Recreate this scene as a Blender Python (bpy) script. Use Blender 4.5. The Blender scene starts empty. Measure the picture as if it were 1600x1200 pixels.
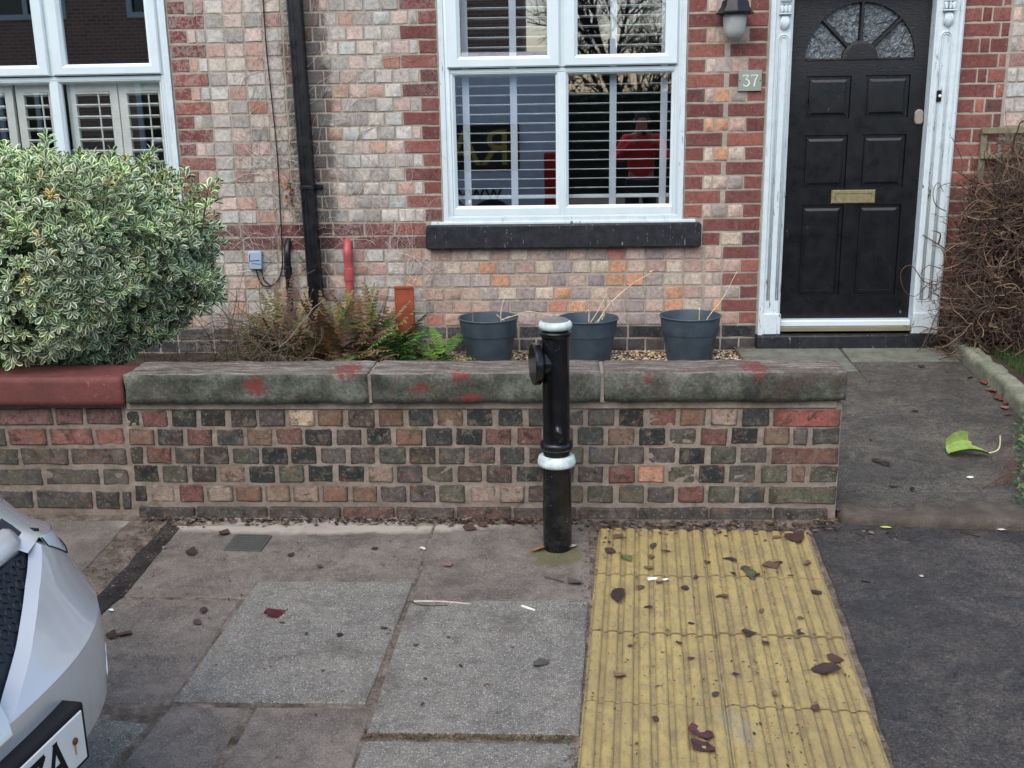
import bpy, math, random
from mathutils import Vector, Matrix, noise as mnoise
import numpy as np
R = math.radians
rnd = random.Random(37)
SC = bpy.context.scene
COL = SC.collection

# ------------------------------------------------------------------ camera, sky, sun, exposure
F_PX, PITCH, YAW, ROLL, HC = 1644.0, .2494, .0532, .01667, 1.56
def _axes(p, y, r):
    cp, sp, cy, sy, cr, sr = math.cos(p), math.sin(p), math.cos(y), math.sin(y), math.cos(r), math.sin(r)
    f = Vector((-sy*cp, cy*cp, -sp)); r0 = Vector((cy, sy, 0)); d0 = f.cross(r0)
    return r0*cr + d0*sr, r0*(-sr) + d0*cr, f
CR, CD, CF = _axes(PITCH, YAW, ROLL)
cam = bpy.data.cameras.new('camera'); cam_o = bpy.data.objects.new('camera', cam); COL.objects.link(cam_o)
cam.sensor_width = 36; cam.lens = F_PX/1600*36; cam.clip_start = .05; cam.clip_end = 500
cam_o.matrix_world = Matrix(((CR.x, -CD.x, -CF.x, 0), (CR.y, -CD.y, -CF.y, 0), (CR.z, -CD.z, -CF.z, HC), (0, 0, 0, 1)))
SC.camera = cam_o
SUN_EL, SUN_AZ = R(52), R(200)          # azimuth from +Y, clockwise: behind the camera, a little to the left
w = bpy.data.worlds.new('World'); SC.world = w; w.use_nodes = True
wn = w.node_tree; bg = wn.nodes['Background']
sky = wn.nodes.new('ShaderNodeTexSky'); sky.sky_type = 'NISHITA'; sky.sun_disc = False
sky.sun_elevation = SUN_EL; sky.sun_rotation = SUN_AZ
sky.air_density = 1.0; sky.dust_density = 2.6; sky.ozone_density = 1.0
wn.links.new(sky.outputs[0], bg.inputs[0]); bg.inputs[1].default_value = .15
sun = bpy.data.lights.new('sun', 'SUN'); sun.energy = .9; sun.angle = R(80); sun.color = (1, .985, .965)
sun_o = bpy.data.objects.new('sun', sun); COL.objects.link(sun_o)
_d = Vector((math.sin(SUN_AZ)*math.cos(SUN_EL), math.cos(SUN_AZ)*math.cos(SUN_EL), math.sin(SUN_EL)))
sun_o.rotation_euler = _d.to_track_quat('Z', 'Y').to_euler(); sun_o.location = (0, 0, 20)
SC.view_settings.view_transform = 'Standard'; SC.view_settings.look = 'None'
SC.view_settings.exposure = .92; SC.view_settings.gamma = 1.0
SC.cycles.max_bounces = 8; SC.cycles.transparent_max_bounces = 16

# ------------------------------------------------------------------ measuring helpers: a point of the photo on a real plane
def ray(x, y): return CR*((x-800)/F_PX) + CD*((y-600)/F_PX) + CF
def onY(x, y, Y): v = ray(x, y); v = v*(Y/v.y); return Vector((v.x, Y, v.z+HC))
D = 6.6                                  # brick face of the house
YW = 3.95                                # brick face of the garden wall
def fac(x, y, Y=D): p = onY(x, y, Y); return p.x, p.z
def onP(x, y, z0, y0, s):
    v = ray(x, y); t = (z0 - HC - s*y0)/(v.z - s*v.y); v = v*t; return Vector((v.x, v.y, v.z+HC))
def gnd(x, y): return onP(x, y, 0, 4.0, .05)
def gz(y): return .05*(y-4.0)
PS = .075/2.61
def pth(x, y): return onP(x, y, .04, 3.93, PS)
def pz(y): return .04+(y-3.93)*PS
def S(r, g, b):
    f = lambda c: (c/255/12.92 if c/255 <= .04045 else ((c/255+.055)/1.055)**2.4)
    return (f(r), f(g), f(b), 1)

# ------------------------------------------------------------------ mesh builder
class MB:
    def __init__(s): s.v = []; s.f = []; s.c = []; s.uv = None
    def vert(s, p): s.v.append(tuple(p)); return len(s.v)-1
    def face(s, ids, col=None): s.f.append(tuple(ids)); s.c.append(col)
    def quad(s, a, b, c, d, col=None): s.face([s.vert(p) for p in (a, b, c, d)], col)
    def box(s, x0, x1, y0, y1, z0, z1, b=0, T=None, col=None):
        T = T or (lambda p: p)
        if b <= 0:
            i = [s.vert(T((x, y, z))) for x in (x0, x1) for y in (y0, y1) for z in (z0, z1)]
            for q in ((0, 1, 3, 2), (4, 6, 7, 5), (0, 4, 5, 1), (2, 3, 7, 6), (0, 2, 6, 4), (1, 5, 7, 3)): s.face([i[k] for k in q], col)
            return
        X, Y, Z = (x0, x1), (y0, y1), (z0, z1); idx = {}
        for i in (0, 1):
            for j in (0, 1):
                for k in (0, 1):
                    sx, sy, sz = (1, -1)[i], (1, -1)[j], (1, -1)[k]
                    idx[i, j, k] = [s.vert(T((X[i], Y[j]+sy*b, Z[k]+sz*b))), s.vert(T((X[i]+sx*b, Y[j], Z[k]+sz*b))), s.vert(T((X[i]+sx*b, Y[j]+sy*b, Z[k])))]
        def q(l, flip): s.face(l[::-1] if flip else l, col)
        for i in (0, 1):
            q([idx[i, 0, 0][0], idx[i, 0, 1][0], idx[i, 1, 1][0], idx[i, 1, 0][0]], i)
            q([idx[0, i, 0][1], idx[1, i, 0][1], idx[1, i, 1][1], idx[0, i, 1][1]], i)
            q([idx[0, 0, i][2], idx[0, 1, i][2], idx[1, 1, i][2], idx[1, 0, i][2]], i)
        for j in (0, 1):
            for k in (0, 1):
                q([idx[0, j, k][1], idx[1, j, k][1], idx[1, j, k][2], idx[0, j, k][2]], (j+k) % 2 == 0)
                q([idx[j, 0, k][0], idx[j, 1, k][0], idx[j, 1, k][2], idx[j, 0, k][2]], (j+k) % 2 == 1)
                q([idx[j, k, 0][0], idx[j, k, 1][0], idx[j, k, 1][1], idx[j, k, 0][1]], (j+k) % 2 == 0)
        for key, t in idx.items(): q(t, sum(key) % 2 == 0)
    def rings(s, loops, closed=True, cap0=False, cap1=False, col=None):
        L = [[s.vert(p) for p in l] for l in loops]; n = len(L[0])
        for a, b in zip(L, L[1:]):
            for i in range(n if closed else n-1): s.face((a[i], a[(i+1) % n], b[(i+1) % n], b[i]), col)
        if cap0: s.face(L[0][::-1], col)
        if cap1: s.face(L[-1], col)
        return L
    def tube(s, pts, r, n=6, caps=True, col=None):
        pts = [Vector(p) for p in pts]; m = len(pts)
        rs = r if isinstance(r, (list, tuple)) else [r]*m
        up = None; loops = []
        for i, p in enumerate(pts):
            t = (pts[min(i+1, m-1)]-pts[max(i-1, 0)])
            t = t.normalized() if t.length > 1e-9 else Vector((0, 0, 1))
            if up is None: up = t.orthogonal().normalized()
            up = (up - t*up.dot(t)); up = up.normalized() if up.length > 1e-6 else t.orthogonal().normalized()
            sd = t.cross(up)
            loops.append([p+(up*math.cos(a)+sd*math.sin(a))*rs[i] for a in [2*math.pi*k/n for k in range(n)]])
        s.rings(loops, True, caps and n > 2, caps and n > 2, col)
    def lathe(s, prof, n=32, T=None, cap0=True, cap1=True):
        T = T or (lambda p: p)
        s.rings([[T((r*math.cos(2*math.pi*k/n), r*math.sin(2*math.pi*k/n), z)) for k in range(n)] for r, z in prof], True, cap0, cap1)
    def frame(s, x0, x1, z0, z1, prof, back=None):
        # mitred rectangular frame in the XZ plane; prof = (inset, y) from outer edge to inner edge
        s.rings([[(x0+i, y, z0+i), (x1-i, y, z0+i), (x1-i, y, z1-i), (x0+i, y, z1-i)] for i, y in prof])
    def mesh(s, name, smooth=False, fix=True):
        me = bpy.data.meshes.new(name); me.from_pydata(s.v, [], s.f)
        if any(c is not None for c in s.c):
            a = me.color_attributes.new('tint', 'FLOAT_COLOR', 'CORNER')
            arr = np.ones((len(me.loops), 4), 'f'); k = 0
            for f, c in zip(s.f, s.c):
                if c is not None: arr[k:k+len(f), :len(c)] = c
                k += len(f)
            a.data.foreach_set('color', arr.ravel())
        if s.uv:
            u = me.uv_layers.new(name='UVMap'); u.data.foreach_set('uv', np.array(s.uv, 'f').ravel())
        if fix:
            import bmesh
            bm = bmesh.new(); bm.from_mesh(me); bmesh.ops.recalc_face_normals(bm, faces=bm.faces); bm.to_mesh(me); bm.free()
        if smooth: me.polygons.foreach_set('use_smooth', [True]*len(me.polygons))
        return me

def link(name, me, mat=None, parent=None, loc=None, rot=None, scale=None):
    o = bpy.data.objects.new(name, me); COL.objects.link(o)
    if mat is not None and me is not None and not me.materials: me.materials.append(mat)
    if parent is not None:
        o.parent = parent; o.matrix_parent_inverse = wm(parent).inverted()
    if loc is not None: o.location = loc
    if rot is not None: o.rotation_euler = rot
    if scale is not None: o.scale = scale
    return o
def wm(o):
    m = o.matrix_basis
    return wm(o.parent) @ o.matrix_parent_inverse @ m if o.parent else m.copy()
def obj(name, mb, mat, parent=None, smooth=False, **k):
    o = link(name, mb.mesh(name, smooth), mat, parent, **k)
    if smooth == 'auto':
        o.data.set_sharp_from_angle(angle=R(38))
    return o
def tag(o, label=None, cat=None, group=None, kind=None):
    if label: o['label'] = label
    if cat: o['category'] = cat
    if group: o['group'] = group
    if kind: o['kind'] = kind
    return o
def thing(name, loc, label, cat, group=None):
    o = bpy.data.objects.new(name, None); COL.objects.link(o); o.location = loc; o.empty_display_size = .1
    return tag(o, label, cat, group)
def copy_tree(o, loc=None, rotz=None, parent=None):
    c = o.copy(); COL.objects.link(c)
    if parent is not None: c.parent = parent
    if loc is not None: c.location = loc
    if rotz is not None: c.rotation_euler = (0, 0, rotz)
    for ch in [x for x in COL.objects if x.parent == o]: copy_tree(ch, parent=c)
    return c

# ------------------------------------------------------------------ materials
class G:
    def __init__(s, name, rough=.7, col=(.5, .5, .5, 1), spec=.3, metal=0):
        s.m = bpy.data.materials.new(name); s.m.use_nodes = True; s.t = s.m.node_tree
        s.b = s.t.nodes['Principled BSDF']; s.out = s.t.nodes['Material Output']
        s.set('Base Color', col); s.set('Roughness', rough); s.set('Specular IOR Level', spec); s.set('Metallic', metal)
        s._pos = None
    def set(s, k, v, node=None):
        i = (node or s.b).inputs[k]
        if isinstance(v, bpy.types.NodeSocket): s.t.links.new(v, i)
        elif hasattr(i.default_value, '__len__') and not hasattr(v, '__len__'): i.default_value = [v]*len(i.default_value)
        else: i.default_value = v
    def n(s, typ, ins=None, **props):
        nd = s.t.nodes.new('ShaderNode'+typ)
        for k, v in props.items(): setattr(nd, k, v)
        for k, v in (ins or {}).items(): s.set(k, v, nd)
        return nd
    @property
    def pos(s):
        if s._pos is None: s._pos = s.n('NewGeometry').outputs['Position']
        return s._pos
    def objc(s): return s.n('TexCoord').outputs['Object']
    def scaled(s, sc, vec=None): return s.n('Mapping', {'Vector': vec or s.pos, 'Scale': sc}).outputs[0]
    def noise(s, scale, detail=4, rough=.55, vec=None, dist=0):
        return s.n('TexNoise', {'Vector': vec or s.pos, 'Scale': scale, 'Detail': detail, 'Roughness': rough, 'Distortion': dist}).outputs[0]
    def voro(s, scale, vec=None, feature='F1', out='Distance', rand=1):
        return s.n('TexVoronoi', {'Vector': vec or s.pos, 'Scale': scale, 'Randomness': rand}, feature=feature).outputs[out]
    def ramp(s, fac, stops, interp='LINEAR'):
        r = s.n('ValToRGB', {'Fac': fac}); e = r.color_ramp; e.interpolation = interp
        while len(e.elements) < len(stops): e.elements.new(.5)
        for el, (p, c) in zip(e.elements, stops):
            el.position = p; el.color = c if hasattr(c, '__len__') else (c, c, c, 1)
        return r.outputs[0]
    def mix(s, fac, a, b, blend='MIX'):
        return s.n('MixRGB', {'Fac': fac, 'Color1': a, 'Color2': b}, blend_type=blend).outputs[0]
    def math(s, op, a, b=0.0, clamp=False):
        nd = s.n('Math', operation=op, use_clamp=clamp); s.set(0, a, nd); s.set(1, b, nd); return nd.outputs[0]
    def spot(s, p, r, wob=.03, scale=25, stretch=(1, 1, 1)):
        # mask of an irregular stain with its own place and size
        d = s.n('VectorMath', operation='SUBTRACT'); s.set(0, s.pos, d); s.set(1, p, d)
        d2 = s.n('VectorMath', operation='MULTIPLY'); s.set(0, d.outputs[0], d2); s.set(1, stretch, d2)
        l = s.n('VectorMath', operation='LENGTH'); s.set(0, d2.outputs[0], l)
        k = s.math('ADD', l.outputs['Value'], s.math('MULTIPLY', s.math('SUBTRACT', s.noise(scale, 5, .65), .5), wob*4))
        return s.math('MULTIPLY', s.math('SUBTRACT', r, k), 1/(r*.25), True)
    def bump(s, h, strength=.5, dist=.004, normal=None):
        ins = {'Height': h, 'Strength': strength, 'Distance': dist}
        if normal is not None: ins['Normal'] = normal
        o = s.n('Bump', ins).outputs[0]; s.set('Normal', o); return o

def paint(name, col, rough=.45, bump=.0, spec=.4, var=.12, sc=6):
    g = G(name, rough, col, spec)
    v = g.ramp(g.noise(sc, 5), [(.3, 1-var), (.7, 1+var*.4)])
    g.set('Base Color', g.mix(1, col, v, 'MULTIPLY'))
    g.set('Roughness', g.ramp(g.noise(sc*3, 4), [(.3, max(.05, rough-.1)), (.7, min(1, rough+.12))]))
    if bump: g.bump(g.noise(180, 4), bump, .002)
    return g.m

def brick_mat(name, roots, dark):
    g = G(name, .88, spec=.15)
    oi = g.n('ObjectInfo'); at = g.n('Attribute', attribute_name='tint')
    base = g.mix(1, oi.outputs['Color'], at.outputs['Color'], 'MULTIPLY')
    n1 = g.noise(38, 6, .7); n2 = g.noise(120, 4, .75); n0 = g.noise(9, 4, .6)
    base = g.mix(1, base, g.ramp(n1, [(.32, .66), (.5, 1.0), (.68, 1.22)]), 'MULTIPLY')
    base = g.mix(1, base, g.ramp(n2, [(.34, .74), (.5, 1), (.66, 1.2)]), 'MULTIPLY')
    if dark: # worn faces of the street wall: blotches of soot, moss and rubbed clay
        base = g.mix(g.ramp(g.noise(22, 5, .7), [(.53, 0), (.63, .55)]), base, S(116, 106, 96))
        base = g.mix(g.ramp(g.noise(14, 6, .75, dist=.6), [(.54, 0), (.64, .8)]), base, S(48, 47, 44))
        base = g.mix(g.ramp(g.noise(6, 5, .75), [(.56, 0), (.70, .45)]), base, S(92, 94, 62))
    else:
        base = g.mix(g.ramp(g.noise(30, 6, .8, dist=.4), [(.54, 0), (.64, .4)]), base, S(104, 98, 90))
        base = g.mix(g.ramp(g.noise(47, 5, .8, dist=.8), [(.60, 0), (.68, .5)]), base, S(188, 182, 170))
    gen = g.n('SeparateXYZ', {0: g.n('TexCoord').outputs['Generated']}); fx = g.math('ABSOLUTE', g.math('SUBTRACT', gen.outputs[0], .5)); fz = g.math('ABSOLUTE', g.math('SUBTRACT', gen.outputs[2], .5))
    rim = g.math('ADD', g.math('MAXIMUM', fx, fz), g.math('MULTIPLY', g.math('SUBTRACT', g.noise(24, 5, .7), .5), .35))
    base = g.mix(g.ramp(rim, [(.36, 0), (.48, .6 if dark else .28)]), base, S(56, 52, 48) if dark else S(120, 110, 102))   # burnt, dirty arrises
    if dark:
        base = g.mix(g.ramp(g.noise(17, 5, .7, dist=.8), [(.55, 0), (.66, .4)]), base, S(138, 96, 70))
        base = g.mix(g.ramp(g.noise(70, 4, .8), [(.58, 0), (.64, .5)]), base, S(150, 140, 126))
    if roots: # pale marks left by the creeper's roots
        l1 = g.noise(11, 3, .5, dist=1.6); l2 = g.noise(19, 3, .5, dist=1.2)
        e1 = g.ramp(g.math('ABSOLUTE', g.math('SUBTRACT', l1, .5)), [(.0, 1), (.03, .7), (.045, 0)])
        e2 = g.ramp(g.math('ABSOLUTE', g.math('SUBTRACT', l2, .53)), [(.0, 1), (.02, .7), (.035, 0)])
        e = g.math('MAXIMUM', e1, e2)
        where = g.ramp(g.noise(1.6, 3, .5), [(.42, 0), (.6, .8)])
        sx = g.n('SeparateXYZ', {0: g.pos}).outputs[0]
        leftish = g.ramp(g.math('MULTIPLY', g.math('ADD', sx, 3.0), .2), [(.40, 1), (.5, .5), (.74, .3), (.8, .05)])
        base = g.mix(g.math('MULTIPLY', g.math('MULTIPLY', e, .32), g.math('MULTIPLY', where, leftish)), base, S(205, 198, 188))
        soot = g.spot((-1.57, 6.6, 1.5), .16, .05, 14, (1, 1, .12))
        base = g.mix(g.math('MULTIPLY', soot, .72), base, S(48, 45, 44))
    g.set('Base Color', base)
    g.bump(g.math('ADD', g.math('MULTIPLY', n1, 1.0), g.math('MULTIPLY', n2, .5)), .45, .005)
    return g.m
M_BRICK = brick_mat('old_brick', True, False)
M_WBRICK = brick_mat('worn_brick', False, True)
def mortar(name, c1, c2, grime=False):
    g = G(name, .95, spec=.1)
    n = g.noise(30, 6, .7); n2 = g.noise(300, 3, .6)
    c = g.mix(g.ramp(g.noise(5, 5, .7), [(.35, 0), (.65, 1)]), c1, c2)
    c = g.mix(1, c, g.ramp(n, [(.25, .7), (.75, 1.2)]), 'MULTIPLY')
    if grime:
        c = g.mix(g.ramp(g.noise(14, 6, .75, dist=.6), [(.56, 0), (.66, .4)]), c, S(72, 68, 60))
        c = g.mix(g.ramp(g.noise(6, 5, .75), [(.56, 0), (.70, .45)]), c, S(92, 94, 62))
    g.set('Base Color', g.mix(1, c, g.ramp(n2, [(.25, .75), (.75, 1.15)]), 'MULTIPLY'))
    g.bump(g.math('ADD', n, n2), .6, .005); return g.m
M_MORTAR = mortar('lime_mortar', S(180, 170, 154), S(156, 149, 136))
M_WMORTAR = mortar('cement_mortar', S(156, 144, 131), S(130, 120, 108), True)
def upvc():
    g = G('white_upvc', .28, (.8, .83, .84, 1), .5)
    g.set('Base Color', g.mix(g.ramp(g.noise(7, 5, .7), [(.45, 0), (.8, .3)]), (.63, .73, .745, 1), S(176, 188, 186))); return g.m
M_UPVC = upvc()
def crackpaint(name, amount):
    g = G(name, .5, spec=.35)
    vec = g.scaled((26, 26, 4))
    n = g.noise(2.2, 6, .7, vec, .5); big = g.noise(3, 4, .6)
    cr = g.math('MULTIPLY', g.ramp(n, [(.60, 0), (.63, 1)]), g.ramp(big, [(.5-amount, 0), (.62, 1)]))
    c = g.mix(g.ramp(g.noise(14, 5, .7), [(.45, 0), (.8, .35)]), (.59, .675, .695, 1), S(152, 162, 160))
    g.set('Base Color', g.mix(cr, c, S(70, 64, 56))); g.bump(g.math('SUBTRACT', g.noise(90, 3), cr), .35, .003); return g.m
M_OLDWHITE = crackpaint('flaking_white_paint', .06); M_FLAKE = crackpaint('badly_flaking_white_paint', .22)
def glass(name, refl=.12, tint=(.93, .96, .96, 1)):
    g = G(name); g.t.nodes.remove(g.b)
    tr = g.n('BsdfTransparent', {'Color': tint}); gl = g.n('BsdfGlossy', {'Roughness': .012, 'Color': (1, 1, 1, 1)})
    fr = g.n('LayerWeight', {'Blend': .12}).outputs['Fresnel']
    f = g.math('ADD', g.math('MULTIPLY', fr, .9), refl, True)
    mx = g.n('MixShader', {0: f}); g.t.links.new(tr.outputs[0], mx.inputs[1]); g.t.links.new(gl.outputs[0], mx.inputs[2])
    g.t.links.new(mx.outputs[0], g.out.inputs[0]); return g.m
M_GLASS = glass('window_glass', .25, (.98, 1, 1, 1))
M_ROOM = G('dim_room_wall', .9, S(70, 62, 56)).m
M_SLAT = paint('blind_slat_white', (.74, .82, .84, 1), .4)
M_TAPE = paint('blind_tape_white', (.62, .7, .78, 1), .8)
M_SHUT = paint('shutter_cream', (.84, .88, .82, 1), .45)
def blackdoor():
    g = G('black_door_paint', .3, S(20, 22, 25), .45)
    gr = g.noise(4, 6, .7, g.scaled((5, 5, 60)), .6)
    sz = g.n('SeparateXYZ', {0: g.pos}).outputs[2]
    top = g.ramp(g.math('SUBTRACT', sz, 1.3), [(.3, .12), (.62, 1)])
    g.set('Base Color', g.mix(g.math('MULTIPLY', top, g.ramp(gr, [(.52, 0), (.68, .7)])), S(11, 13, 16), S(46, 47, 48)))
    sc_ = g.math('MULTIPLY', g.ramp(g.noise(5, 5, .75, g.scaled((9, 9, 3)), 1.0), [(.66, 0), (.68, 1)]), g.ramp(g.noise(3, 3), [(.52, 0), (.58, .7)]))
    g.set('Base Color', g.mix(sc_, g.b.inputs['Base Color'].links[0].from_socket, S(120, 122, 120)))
    g.set('Roughness', g.ramp(g.noise(12, 5), [(.3, .22), (.7, .42)]))
    g.bump(gr, g.math('MULTIPLY', top, .9), .004); return g.m
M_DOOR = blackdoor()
def blackstone():
    g = G('black_painted_stone', .5, S(26, 28, 32), .4)
    n = g.noise(20, 6, .7)
    c = g.mix(g.ramp(n, [(.4, 0), (.75, .5)]), S(24, 26, 30), S(62, 66, 70))
    dr = g.noise(9, 4, .6, g.scaled((9, 9, .9))); dd = g.noise(70, 4, .7)
    m = g.math('MULTIPLY', g.ramp(dr, [(.62, 0), (.66, 1)]), g.ramp(dd, [(.5, 0), (.56, 1)]))
    g.set('Base Color', g.mix(m, c, S(150, 152, 148))); g.bump(n, .5, .004); return g.m
M_SILL = blackstone()
M_BLACK = paint('black_pipe_paint', S(18, 20, 24), .35, .1, .5)
M_BOLL = None
def bollard_black():
    g = G('black_gloss_paint', .2, S(13, 14, 16), .5)
    chips = g.math('MULTIPLY', g.ramp(g.voro(95), [(.10, 1), (.16, 0)]), g.ramp(g.noise(16, 4, .7), [(.56, 0), (.62, 1)]))
    sz = g.n('SeparateXYZ', {0: g.pos}).outputs[2]
    low = g.ramp(sz, [(0.0, 1), (.42, .25)])
    dust = g.math('MULTIPLY', g.ramp(g.noise(13, 6, .7), [(.45, 0), (.7, .5)]), low)
    c = g.mix(dust, S(13, 14, 16), S(62, 66, 70))
    g.set('Base Color', g.mix(g.math('MULTIPLY', chips, low), c, S(190, 195, 195)))
    g.set('Roughness', g.math('ADD', .16, g.math('MULTIPLY', dust, .8))); g.bump(g.noise(30, 4), .12, .004); return g.m
M_BOLL = bollard_black()
M_BWHITE = paint('bollard_white_paint', (.54, .63, .61, 1), .5, .15, .35, .35, 30)
M_POT = paint('slate_blue_plastic', S(66, 79, 88), .5, .05, .35, .32, 11)
M_REDPIPE = paint('red_pipe_paint', S(178, 84, 84), .45, .2, .4, .3, 14)
M_TERRA = paint('terracotta', S(140, 66, 38), .55, .3, .4, .3, 12)
M_BOXB = paint('pale_blue_plastic', S(150, 172, 190), .5)
M_CABLE = G('dark_cable', .6, S(40, 34, 34)).m
M_BRASS = paint('worn_brass', S(130, 122, 88), .4, .2, .5, .3, 40)
M_STEEL = paint('dull_metal', S(150, 142, 132), .4, .1, .5)
M_SLATE = paint('green_slate', S(140, 152, 138), .6, .1)
M_WHITE = paint('white_letter_paint', (.82, .82, .78, 1), .6)
M_DARK = G('matt_black', .8, S(16, 16, 17)).m
def sandstone(red_spots):
    g = G('green_weathered_sandstone', .9, spec=.2)
    n = g.noise(8, 6, .7); n2 = g.noise(90, 5, .7)
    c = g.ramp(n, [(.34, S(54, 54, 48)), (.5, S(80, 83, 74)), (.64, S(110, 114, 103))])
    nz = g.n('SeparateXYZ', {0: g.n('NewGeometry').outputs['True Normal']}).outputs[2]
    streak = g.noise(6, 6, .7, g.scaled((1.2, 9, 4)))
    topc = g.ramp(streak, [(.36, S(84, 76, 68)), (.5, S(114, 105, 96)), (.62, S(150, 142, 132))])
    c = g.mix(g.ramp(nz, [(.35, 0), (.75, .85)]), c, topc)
    c = g.mix(g.ramp(g.noise(5, 6, .75, dist=.4), [(.50, 0), (.64, .65)]), c, S(80, 68, 58))
    c = g.mix(1, c, g.ramp(n2, [(.34, .66), (.5, 1), (.66, 1.3)]), 'MULTIPLY')
    red = None
    for p, r in red_spots:
        k = g.spot(p, r, .034, 38, (.8, .5, 1.1)); red = k if red is None else g.math('MAXIMUM', red, k)
    sm = g.math('MULTIPLY', g.ramp(g.noise(16, 6, .75, dist=.5), [(.60, 0), (.66, 1)]), g.ramp(g.noise(2.2, 2), [(.5, 0), (.58, .8)]))
    flk = g.ramp(g.noise(55, 5, .75), [(.40, .25), (.52, 1)]); c = g.mix(g.math('MULTIPLY', flk, g.math('MAXIMUM', g.math('MULTIPLY', red, .9), g.math('MULTIPLY', sm, .7))), c, S(116, 54, 50))
    g.set('Base Color', c); g.bump(g.math('ADD', n, n2), .8, .007); return g.m
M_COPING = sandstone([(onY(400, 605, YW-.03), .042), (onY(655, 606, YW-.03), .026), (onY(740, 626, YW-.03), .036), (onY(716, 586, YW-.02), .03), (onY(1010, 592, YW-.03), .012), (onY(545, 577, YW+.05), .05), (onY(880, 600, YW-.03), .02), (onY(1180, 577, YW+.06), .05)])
def redcoping():
    g = G('red_painted_stone', .7, spec=.25)
    n = g.noise(10, 6, .7)
    c = g.mix(g.ramp(n, [(.35, 0), (.65, 1)]), S(114, 66, 62), S(90, 58, 52))
    c = g.mix(g.ramp(g.noise(30, 5, .7), [(.62, 0), (.68, .7)]), c, S(150, 116, 96))
    g.set('Base Color', g.mix(1, c, g.ramp(g.noise(80, 4), [(.2, .75), (.8, 1.2)]), 'MULTIPLY')); g.bump(n, .5, .005); return g.m
M_REDCOP = redcoping()
def paving(name, c1, c2, fleck, famount, fscale, moss=False):
    g = G(name, .85, spec=.25)
    oi = g.n('ObjectInfo').outputs['Random']
    big = g.noise(4, 6, .7); mid = g.noise(22, 6, .7, dist=.3); fine = g.noise(260, 3, .6)
    c = g.mix(g.ramp(big, [(.35, 0), (.65, 1)]), c1, c2)
    c = g.mix(1, c, g.ramp(mid, [(.34, .72), (.5, 1), (.66, 1.16)]), 'MULTIPLY')
    c = g.mix(1, c, g.ramp(fine, [(.36, .62), (.5, 1), (.64, 1.3)]), 'MULTIPLY')
    cell = g.n('SeparateXYZ', {0: g.voro(fscale, out='Color')}).outputs[0]
    sh = g.ramp(g.voro(fscale), [(.32, 1), (.48, 0)])
    fl = g.math('MULTIPLY', sh, g.ramp(cell, [(1-famount-.08, 0), (1-famount, 1)]))
    c = g.mix(g.math('MULTIPLY', fl, .46), c, fleck)
    cell2 = g.n('SeparateXYZ', {0: g.voro(fscale*.62, out='Color')}).outputs[1]; sh2 = g.ramp(g.voro(fscale*.62), [(.22, 1), (.38, 0)])
    c = g.mix(g.math('MULTIPLY', g.math('MULTIPLY', sh2, g.ramp(cell2, [(1-famount*.6-.05, 0), (1-famount*.6, 1)])), .6), c, fleck)
    dk = g.math('MULTIPLY', sh, g.ramp(cell, [(famount*.7, 1), (famount*.7+.06, 0)]))
    c = g.mix(g.math('MULTIPLY', dk, .5), c, S(52, 50, 48))
    c = g.mix(g.ramp(g.noise(3, 6, .75, dist=.5), [(.52, 0), (.68, .65)]), c, S(74, 66, 60))
    if famount < .2:
        px = g.spot((-1.0, 3.90, 0), .62, .09, 11, (.72, 5.0, 1)); c = g.mix(g.math('MULTIPLY', px, .85), c, S(172, 164, 152))
        c = g.mix(g.ramp(g.noise(2.3, 6, .75, dist=.6), [(.53, 0), (.66, .5)]), c, S(138, 126, 114))
    if moss:
        m = g.spot((-.05, 3.62, -.02), .11, .05, 16); c = g.mix(g.math('MULTIPLY', m, .6), c, S(84, 84, 38))
    sy = g.n('SeparateXYZ', {0: g.pos}).outputs[1]
    near = g.math('MULTIPLY', g.ramp(g.math('ADD', sy, g.math('MULTIPLY', g.noise(9, 5, .7), .25)), [(0, 0), (1, 1)]), 1)
    g.set('Base Color', c)
    g.set('Roughness', g.ramp(mid, [(.3, .6), (.7, .95)]))
    g.bump(g.math('ADD', g.math('MULTIPLY', mid, .6), g.math('ADD', fine, g.math('MULTIPLY', fl, .5))), .6, .004); return g.m
M_SLABD = paving('dull_brown_paving', S(122, 114, 105), S(97, 91, 84), S(156, 151, 143), .10, 170, True)
M_SLABG = paving('speckled_grey_paving', S(111, 109, 102), S(125, 121, 112), S(178, 176, 168), .30, 165, True)
def groundmat():
    g = G('dirt_and_mortar', .95, spec=.12)
    n = g.noise(16, 6, .75); f = g.noise(180, 4, .7)
    c = g.ramp(n, [(.34, S(74, 66, 58)), (.5, S(112, 101, 90)), (.66, S(146, 133, 120))])
    c = g.mix(1, c, g.ramp(f, [(.2, .55), (.5, 1), (.8, 1.35)]), 'MULTIPLY')
    px = g.spot((-1.0, 3.93, 0), .52, .05, 9, (.82, 5.4, 1))
    c = g.mix(g.math('MULTIPLY', px, .85), c, S(176, 168, 156))
    c = g.mix(g.ramp(g.noise(7, 6, .75), [(.57, 0), (.68, .6)]), c, S(48, 44, 40))
    g.set('Base Color', c); g.bump(g.math('ADD', n, f), .9, .008); return g.m
M_DIRT = groundmat()
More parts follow.
